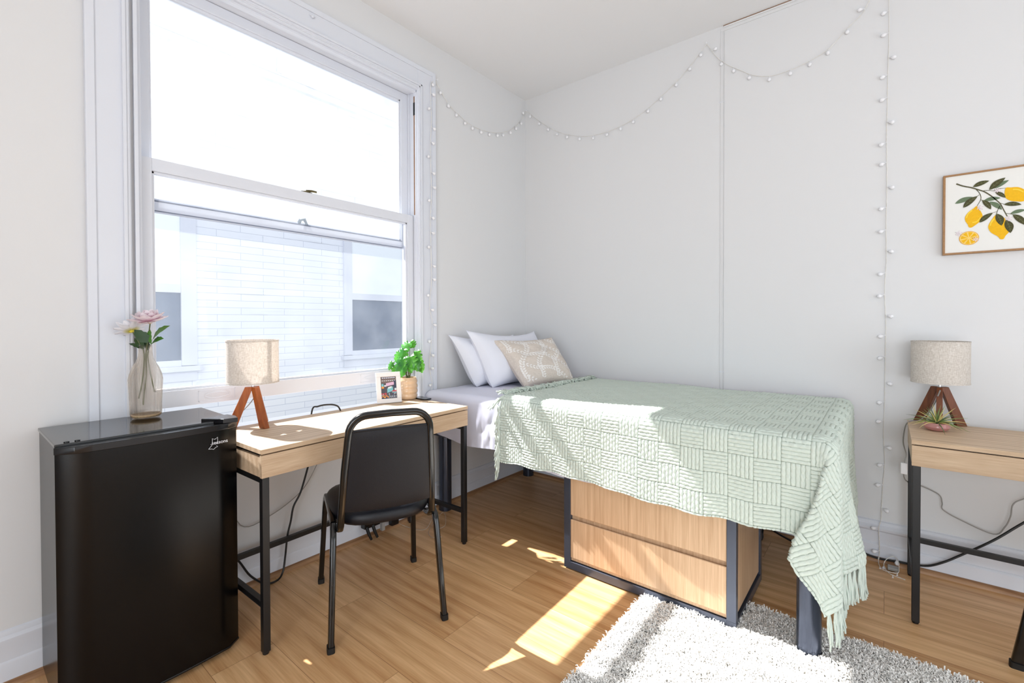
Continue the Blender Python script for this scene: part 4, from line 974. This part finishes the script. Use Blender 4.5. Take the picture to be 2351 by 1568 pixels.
# ------------------------------------------------------------------ shag rug
rug = thing('shag_rug', 'fluffy white shag rug on the floor in front of the bed', 'rug', (-.25,1.32,0))
RX0, RX1, RY0, RY1 = -.835, .335, .45, 2.195
def sq(a, b, n_=24):
    return None
m = MB(); m.box((RX0+.01,RY0+.01,.0006),(RX1-.01,RY1-.01,.006)); m.build('rug_backing', M['rugback'], rug)
def build_pile():
    sp = .0085; xs = np.arange(RX0,RX1,sp); ys = np.arange(RY0,RY1,sp); Xg, Yg = np.meshgrid(xs,ys); x = Xg.ravel(); y = Yg.ravel()
    x = x+RNG.uniform(-.5,.5,x.size)*sp; y = y+RNG.uniform(-.5,.5,y.size)*sp
    keep = ~((x>DX0-.01)&(x<DX1+.002)&(y>DY0-.006)&(y<DY1+.01)); keep &= ~(np.hypot(x+.218,y-2.03)<.046); keep &= (y>1.15)|(RNG.random(x.size)<.45)
    pass
    x, y = x[keep], y[keep]; n = x.size; Vs = []; Fs = []; o = 0
    clump = fnoise(x,y,77,60,2); hh = .026+.007*clump
    for s in range(5):
        a = RNG.uniform(0,2*pi,n); l = hh*RNG.uniform(.75,1.25,n); bend = RNG.uniform(.2,1.2,n); wd = .0022
        ca, sa = np.cos(a), np.sin(a); px_, py_ = -sa*wd, ca*wd; bx = x+RNG.uniform(-.004,.004,n); by = y+RNG.uniform(-.004,.004,n)
        curl = RNG.uniform(-1,1,n)
        ring = []
        for (t, off, zz) in ((0,0,.15),(.5,.30,.62),(.85,.75,.95),(1.,1.25,.86)):
            cx = bx+ca*off*bend*.014-sa*curl*.006*t; cy = by+sa*off*bend*.014+ca*curl*.006*t; cz = .004+l*zz
            k = 1.0 if t<.9 else .45
            ring.append(np.stack([cx+px_*k,cy+py_*k,cz],1)); ring.append(np.stack([cx-px_*k,cy-py_*k,cz],1))
        Vv = np.stack(ring,1).reshape(-1,3); Vs.append(Vv); b0 = o+np.arange(n)*8
        for i in range(3): Fs.append(np.stack([b0+2*i,b0+2*i+1,b0+2*i+3,b0+2*i+2],1))
        o += n*8
    po = npmesh('rug_pile', np.concatenate(Vs), np.concatenate(Fs), M['rugpile'], rug); po['kind'] = 'stuff'
build_pile()

# ------------------------------------------------------------------ string lights
SW_CASING = [ (-2.322,2.020,.785),(-2.322,2.036,0.847),(-2.322,2.014,0.964),(-2.322,2.030,1.105),(-2.322,2.039,1.248),(-2.322,2.017,1.362),(-2.322,2.037,1.534),(-2.322,2.031,1.762),(-2.322,2.028,1.932),(-2.322,2.040,2.105),(-2.322,2.034,2.274),(-2.322,2.031,2.415),(-2.322,2.043,2.560),(-2.322,2.037,2.699),(-2.322,2.041,2.809),(-2.335,2.094,2.851) ]
SW1 = [ (-2.340,2.096,2.851),(-2.347,2.163,2.795),(-2.347,2.232,2.740),(-2.347,2.324,2.706),(-2.347,2.402,2.683),(-2.347,2.535,2.676),(-2.347,2.722,2.709),(-2.347,2.888,2.783),(-2.347,3.024,2.900),(-2.342,3.090,2.998) ]
SW2 = [ (-2.340,3.091,3.0),(-2.317,3.092,2.985),(-2.176,3.092,2.858),(-2.029,3.092,2.753),(-1.909,3.092,2.695),(-1.775,3.092,2.651),(-1.664,3.092,2.640),(-1.576,3.092,2.640),(-1.464,3.092,2.657),(-1.371,3.092,2.683),(-1.267,3.092,2.729),(-1.190,3.092,2.777),(-1.099,3.092,2.833),(-1.009,3.092,2.904),(-0.952,3.092,2.960),(-0.898,3.092,3.015) ]
SW3 = [ (-0.898,3.092,3.015),(-0.882,3.092,2.987),(-0.837,3.092,2.910),(-0.777,3.092,2.843),(-0.698,3.092,2.779),(-0.627,3.092,2.726),(-0.530,3.092,2.691),(-0.429,3.092,2.694),(-0.337,3.092,2.713),(-0.253,3.092,2.747),(-0.172,3.092,2.824),(-0.106,3.092,2.879),(-0.076,3.092,2.935),(-.02,3.092,3.02) ]
SWV = [ (0.0,3.092,3.02),(0.002,3.092,2.901),(0.003,3.092,2.767),(0.002,3.092,2.634),(-0.001,3.092,2.478),(-0.002,3.092,2.345),(-0.004,3.092,2.211),(-0.002,3.092,2.098),(-0.001,3.092,1.919),(-0.003,3.092,1.739),(-0.001,3.092,1.558),(-0.007,3.092,1.405),(-0.001,3.092,1.242),(-0.002,3.092,1.106),(-0.003,3.092,0.970),(-0.004,3.092,0.811),(-0.008,3.092,0.674),(-0.002,3.092,0.515),(-0.008,3.092,0.400),(-0.013,3.090,0.284),(-.015,3.075,.215),(-0.024,3.052,0.173),(-0.021,3.052,0.106),(-0.020,3.05,0.050),(-0.024,3.03,0.02) ]
COIL = [ (-.024,3.03,.02),(-0.023,3.003,0.012),(-0.014,2.957,0.012),(0.003,2.934,0.012),(0.049,2.941,0.012),(0.057,2.987,0.020),(0.053,3.020,0.045),(0.035,3.030,0.055),(.010,3.015,.04),(-0.002,2.993,0.02),(0.003,2.944,0.018),(0.024,2.910,0.012),(0.052,2.898,0.012),(0.078,2.889,0.012) ]
sl = thing('string_lights', 'string of small white globe lights looped along the walls', 'string lights', (-.02,3.09,0))
NB = 0
def wire_run(pts, spacing, outv, nbulb, off=.0, droop=True):
    """twisted wire with little bulbs; outv is the direction away from the wall"""
    global NB
    P_ = smooth_path(pts, 5); ov = Vector(outv)
    m = MB()
    for ph0 in (0,pi):
        tw = []; L = 0
        for i, p in enumerate(P_):
            if i: L += (p-P_[i-1]).length
            tw.append(p+Vector((ov.y,ov.x,0))*.0014*cos(L*120+ph0)+ov*.0014*sin(L*120+ph0))
        m.tube(tw, .0012, 4)
    m.build('wire', M['wire'], sl)
    cum = [0]
    for i in range(1,len(P_)): cum.append(cum[-1]+(P_[i]-P_[i-1]).length)
    tot = cum[-1]
    for k in range(nbulb):
        s_ = (k+.6+off+random.uniform(-.12,.12))*tot/nbulb
        if s_>=tot: s_ = tot-.01
        i = max(j for j in range(len(cum)) if cum[j]<=s_); i = min(i,len(P_)-2); t = (s_-cum[i])/max(1e-6,cum[i+1]-cum[i]); p = P_[i].lerp(P_[i+1],t); tg = (P_[i+1]-P_[i]).normalized()
        sd_ = tg.cross(ov).normalized()
        if abs(tg.z)>.85: dirv = sd_*(1 if k%3 else -1)*.92+Vector((0,0,-.35))
        else: dirv = Vector((0,0,-1))+sd_*.15*random.uniform(-1,1)
        dirv.normalize(); dirv = (dirv+ov*.25).normalized()
        m = MB(); q0 = p; m.tube([q0,q0+dirv*.010], .0016, 6)
        c0 = q0+dirv*.010; prof_ = [(0,.0035),(.004,.0055),(.008,.0085),(.013,.0100),(.018,.0095),(.022,.0065),(.0245,.0015)]
        m.tube([c0+dirv*z for z,_ in prof_], [r for _,r in prof_], 10)
        m.build('bulb', M['bulb'], sl, smooth='all'); NB += 1
wire_run(SW_CASING, .1, (1,0,0), 21); wire_run(SW1, .1, (1,0,0), 13); wire_run(SW2, .1, (0,-1,0), 15); wire_run(SW3, .1, (0,-1,0), 11)
wire_run(SWV, .1, (0,-1,0), 27); wire_run(COIL, .05, (0,-.2,1), 5)
m = MB(); m.box((.012,2.966,.004),(.055,3.006,.020)); m.build('battery_box', M['clearcord'], sl, bevel=.003)
for (x,y,z,ov) in ((-2.330,2.094,2.856,(1,0,0)),(-2.340,3.088,3.003,(1,0,0)),(-.898,3.094,3.020,(0,-1,0))):
    m = MB(); o_ = Vector(ov); b0 = Vector((x,y,z)); m.tube([b0+o_*-.01,b0+o_*.003,b0+o_*.012+Vector((0,0,-.008)),b0+o_*.012+Vector((0,0,.004))], .0018, 6); m.build('wall_hook', M['bulb'], sl)

# ------------------------------------------------------------------ lemon picture
pic = thing('wall_picture', 'framed embroidery of lemons on a leafy branch on the right wall', 'picture', (.46,YB,1.568))
PX0, PX1, PZ0, PZ1 = .212, .712, 1.568, 1.952; YF = 3.072; b = .0085
m = MB(); m.box((PX0,YF,PZ0),(PX1,YB-.001,PZ0+b)); m.box((PX0,YF,PZ1-b),(PX1,YB-.001,PZ1)); m.box((PX0,YF,PZ0+b),(PX0+b,YB-.001,PZ1-b)); m.box((PX1-b,YF,PZ0+b),(PX1,YB-.001,PZ1-b)); m.build('frame', M['goldwood'], pic, bevel=.0015)
cv = MB(); cv.box((PX0+b,YF+.006,PZ0+b),(PX1-b,YB-.002,PZ1-b)); canvas = cv.build('canvas', M['paper'], pic)
ink = {k: pm('thread_'+k, c, .8, bump=.6, bscale=500, var=v, vscale=120) for k, c, v in (('dark_leaf',(72,70,38),.12),('light_leaf',(104,122,94),.1),('vein',(132,138,96),.05),('stem',(88,84,58),.15),('lemon',(240,184,16),.10),('lemon_light',(250,214,70),.05),('rind',(232,168,60),.05),('pith',(248,212,120),.05),('blossom',(236,220,226),.1),('blossom_dark',(184,140,156),.1))}
def flat(pts, lay, mat, name):
    m = MB(); y = YF+.0056-.0004*lay; n = len(pts); m.prism(pts, lambda a,b_: (a,y,b_), lambda a,b_: (a,y+.0004,b_)); return m
def ribbon(pts, w0, w1, lay):
    P_ = smooth_path([(p[0],0,p[1]) for p in pts], 4); L_ = []; R_ = []
    for i, p in enumerate(P_):
        t = (P_[min(i+1,len(P_)-1)]-P_[max(i-1,0)]).normalized(); wd = (w0+(w1-w0)*i/(len(P_)-1))/2
        L_.append((p.x-t.z*wd,p.z+t.x*wd)); R_.append((p.x+t.z*wd,p.z-t.x*wd))
    m = MB(); y = YF+.0056-.0004*lay
    for i in range(len(P_)-1): m.add([(L_[i][0],y,L_[i][1]),(L_[i+1][0],y,L_[i+1][1]),(R_[i+1][0],y,R_[i+1][1]),(R_[i][0],y,R_[i][1])],[(0,1,2,3)])
    return m
BR = [(.2585,1.9063),(.2816,1.8915),(.3111,1.8782),(.3335,1.8647),(.3535,1.8518),(.3754,1.8294),(.3928,1.8065),(.4057,1.7876),(.4165,1.7584),(.4284,1.7262)]
tw = MB()
for pts, a_, b_ in ((BR,.0062,.0032),([(.3269,1.866),(.3358,1.8519),(.3422,1.8321),(.341,1.8136),(.3296,1.789)],.0028,.002),([(.337,1.8408),(.3271,1.8316)],.002,.0016),([(.3512,1.8569),(.3665,1.8557),(.3839,1.851),(.3988,1.8575),(.4232,1.8561)],.0026,.0016),([(.4047,1.777),(.3985,1.7612),(.3933,1.7405)],.0024,.002),([(.3942,1.7526),(.3824,1.7498)],.0018,.0016),([(.4057,1.7906),(.4206,1.7821)],.0018,.0016),([(.4251,1.7404),(.4398,1.7352),(.4523,1.7288)],.0024,.0018),([(.3427,1.8164),(.3494,1.8107)],.0018,.0016)):
    r_ = ribbon(pts, a_, b_, 2); tw.add(r_.v, r_.f)
tw.build('stitched_branch', ink['stem'], canvas)
def leafpoly(a, b_, wf=.30):
    a = Vector(a); b_ = Vector(b_); d = b_-a; L = d.length; d.normalize(); n = Vector((-d.y,d.x)); W_ = L*wf*.5; up_ = []; dn = []
    for i in range(11):
        t = i/10; wd = W_*sin(pi*t)**.8*(1.08-.25*t); cv_ = .10*L*sin(pi*t)*.5
        up_.append(a+d*L*t+n*(wd+cv_)); dn.append(a+d*L*t+n*(-wd+cv_))
    return [tuple(p) for p in up_+dn[-2:0:-1]], a, b_, n
LD = [((.3151,1.8806),(.3695,1.8999)),((.3698,1.8566),(.4214,1.9041)),((.283,1.7879),(.3315,1.8355)),((.3471,1.8141),(.3758,1.7662)),((.3899,1.8438),(.4225,1.8122)),((.4174,1.7826),(.4726,1.7731)),((.3379,1.7097),(.3824,1.7498)),((.3943,1.7434),(.4107,1.6861)),((.4243,1.7101),(.4394,1.649)),((.4461,1.7327),(.4855,1.6791)),((.50,1.79),(.545,1.84)),((.56,1.72),(.61,1.69))]
LL = [((.386,1.8614),(.4328,1.8906)),((.2545,1.8121),(.3182,1.8331)),((.3516,1.8103),(.4072,1.8142)),((.3713,1.8024),(.4112,1.7592)),((.4377,1.737),(.487,1.7475)),((.53,1.76),(.58,1.79))]
for a_, b_ in LL: flat(leafpoly(a_,b_,.34)[0], 2, None, '').build('stitched_leaf', ink['light_leaf'], canvas)
for a_, b_ in LD:
    wf_ = .46 if abs(a_[1]-b_[1])>.055 and abs(a_[0]-b_[0])<.03 else .36
    poly, A2, B2, n2 = leafpoly(a_,b_,wf_); flat(poly, 5, None, '').build('stitched_leaf', ink['dark_leaf'], canvas)
    vn = ribbon([tuple(A2),tuple((A2+B2)/2+n2*(B2-A2).length*.05),tuple(B2)], .0010, .0006, 6); d = (B2-A2); L = d.length; d.normalize()
    for t in (.3,.5,.7):
        q = A2+d*L*t+n2*.045*L
        for sg in (1,-1):
            e = q+(d*.10+n2*sg*.11)*L; r_ = ribbon([tuple(q),tuple(e)], .0007, .0005, 6); vn.add(r_.v, r_.f)
    vn.build('stitched_vein', ink['vein'], canvas)
def sm2(pts, sub=4):
    k = len(pts); out = []
    for i in range(k):
        p0, p1, p2, p3 = (Vector((*pts[(i+j-1)%k],0)) for j in range(4))
        for s_ in range(sub):
            t = s_/sub; q = .5*((2*p1)+(p2-p0)*t+(2*p0-5*p1+4*p2-p3)*t*t+(3*p1-p0-3*p2+p3)*t**3); out.append((q.x,q.y))
    return out
LEM = [[(.3296,1.789),(.3185,1.7798),(.3006,1.7637),(.2899,1.7432),(.2907,1.7241),(.2988,1.7072),(.3022,1.6941),(.3102,1.69),(.3191,1.6951),(.3368,1.7115),(.3477,1.7286),(.3476,1.7473),(.3386,1.7704)],
 [(.3922,1.7382),(.3805,1.7209),(.3687,1.6947),(.3689,1.6761),(.3788,1.6564),(.3983,1.6387),(.4069,1.6248),(.4175,1.6248),(.4237,1.6387),(.4341,1.6557),(.4276,1.6808),(.421,1.7182),(.4062,1.7264)],
 [(.4232,1.857),(.4389,1.8562),(.4596,1.8539),(.4761,1.8434),(.4884,1.8278),(.4946,1.8148),(.4907,1.7976),(.4765,1.7865),(.456,1.7899),(.4373,1.7961),(.4225,1.8122),(.4192,1.834)]]
for L_ in LEM: flat(sm2(L_), 3, None, '').build('stitched_lemon', ink['lemon'], canvas)
for pts in ([(.3135,1.772),(.300,1.757),(.294,1.738)],[(.3145,1.7135),(.330,1.7165),(.342,1.734)],[(.386,1.722),(.376,1.702),(.3745,1.69)],[(.445,1.846),(.462,1.842),(.478,1.828)]):
    ribbon(pts, .0055, .004, 4).build('stitched_highlight', ink['lemon_light'], canvas)
sc = (.3036,1.6413); ea, eb = .0172, .0345
def ell(s_): return [(sc[0]+ea*s_*1.0*cos(t*pi/16)*1.0+0, sc[1]+eb*s_*.98*sin(t*pi/16)*.98) for t in range(32)]
ea = .0340; eb = .0340
flat(ell(1), 3, None, '').build('stitched_slice', ink['rind'], canvas); flat(ell(.93), 4, None, '').build('stitched_slice', ink['pith'], canvas)
sg_ = MB(); y = YF+.0036
for k in range(8):
    a0 = 2*pi*k/8+.10+.2; a1 = a0+2*pi/8-.2
    sg_.add([(sc[0]+ea*.12*cos((a0+a1)/2),y,sc[1]+ea*.12*sin((a0+a1)/2))]+[(sc[0]+ea*.82*cos(a0+(a1-a0)*i/5),y,sc[1]+ea*.82*sin(a0+(a1-a0)*i/5)) for i in range(6)], [tuple(range(7))])
sg_.build('stitched_segments', ink['lemon'], canvas)
for (x,z) in ((.2682,1.6668),(.3262,1.6331),(.3386,1.7782),(.3957,1.8504),(.4326,1.715)):
    fl = MB()
    for k in range(6):
        a = k*pi/3+.4; pts = leafpoly((x+.001*cos(a),z+.001*sin(a)),(x+.0115*cos(a),z+.0115*sin(a)),.35)[0]; q = flat(pts, 8, None, ''); fl.add(q.v,q.f,0)
        q = flat([(x+.0115*cos(a)+.0012*cos(t),z+.0115*sin(a)+.0012*sin(t)) for t in (0,1,2,3,4,5)], 9, None, ''); fl.add(q.v,q.f,1)
    fl.build('stitched_blossom', [ink['blossom'],ink['blossom_dark']], canvas)

# ------------------------------------------------------------------ right desk: air plant in a glass bowl, cords
M['pinkglass'] = None
m_, nt, b = newmat('pink_glass'); b.inputs['Base Color'].default_value = (.85,.45,.42,1); b.inputs['Roughness'].default_value = .05; b.inputs['Transmission Weight'].default_value = .6; b.inputs['IOR'].default_value = 1.4
bx, by, bz = .178, 2.795, .760
m = MB(); m.lathe([(.010,.001),(.030,.002),(.040,.008),(.046,.018),(.045,.030),(.041,.036),(.039,.036),(.043,.029),(.043,.019),(.037,.010),(.028,.005),(.010,.004)], (bx,by,bz), 40); tag(m.build('glass_bowl', m_, smooth=True), 'small pink glass bowl on the right-hand desk, holding the air plant', 'bowl')
ap = thing('air_plant', 'spiky green and yellow air plant in the pink glass bowl', 'plant', (bx,by,bz+.01))
M['airg'] = pm('air_plant_green', (128,150,84), .5, var=.3, vscale=30); M['airy'] = pm('air_plant_yellow', (214,196,124), .5, var=.2, vscale=30); M['aird'] = pm('air_plant_dark', (96,116,72), .5, var=.3, vscale=30)
for k in range(46):
    a = k*2.399+random.uniform(-.2,.2); tt = k/46; el = radians(8+75*tt**1.2*random.uniform(.8,1.1)); L = random.uniform(.075,.115)*(1.15-.35*tt); pts = []
    p = Vector((bx,by,bz+.030)); d = Vector((cos(a)*cos(el),sin(a)*cos(el),sin(el)))
    for i in range(8):
        pts.append(p.copy()); p = p+d*L/7; d = (d+Vector((0,0,-.13*(1.1-tt)))).normalized()
    pts = [Vector((q.x,min(q.y,YB-.01),max(q.z,bz+.004))) for q in pts]
    mm = MB(); mm.tube(pts, [.0032,.0034,.0032,.0028,.0023,.0017,.0011,.0004], sec=[(1,0),(.2,.9),(-.35,0),(.2,-.9)], upv=(0,0,1)); mm.build('leaf', (M['airg'],M['airy'],M['aird'])[k%3], ap, smooth='all')
m = MB(); m.ball((bx,by,bz+.022), .014, 8); m.build('plant_base', M['aird'], ap, smooth='all')
tubeobj('lamp_cord', [(.195,2.885,.93),(.170,2.93,.84),(.130,2.945,.775),(.095,2.94,.767),(.076,2.945,.74),(.068,2.95,.66),(.080,2.955,.60),(.074,2.95,.56),(.070,2.95,.51),(.078,2.97,.47),(.105,3.03,.44),(.138,3.07,.427),(.205,3.07,.399),(.218,3.07,.36),(.221,3.07,.328),(.28,3.07,.295),(.393,3.07,.257),(.43,3.07,.30),(.448,3.07,.355),(.455,3.07,.41),(.489,3.07,.445),(.60,3.07,.52)], .0028, M['clearcord'], 'clear grey lamp cord hanging in a loop under the right-hand desk', 'cord')
csw = MB(); csw.box((.058,2.932,.505),(.084,2.956,.560)); cs = tag(csw.build('cord_switch', M['bulb'], bevel=.004), 'small white inline cord switch beside the right desk leg', 'switch')
tubeobj('extension_cord', [(-.545,2.93,.006),(-.545,2.96,.012),(-.553,3.00,.02),(-.549,3.02,.05),(-.53,3.02,.05),(-.45,3.015,.02),(-.388,3.01,.008),(-.25,3.01,.010),(-.16,3.035,.035),(-.119,3.045,.036),(-.06,3.045,.024),(-.018,3.045,.020),(.06,3.045,.028),(.11,3.045,.032),(.167,3.045,.044),(.22,3.045,.078),(.275,3.05,.124),(.391,3.055,.232),(.488,3.06,.340),(.62,3.06,.48)], .0052, M['blackcord'], 'long black power cord along the baseboard behind the right-hand desk', 'cord')
print('tassels', cnt, 'bulbs', NB)
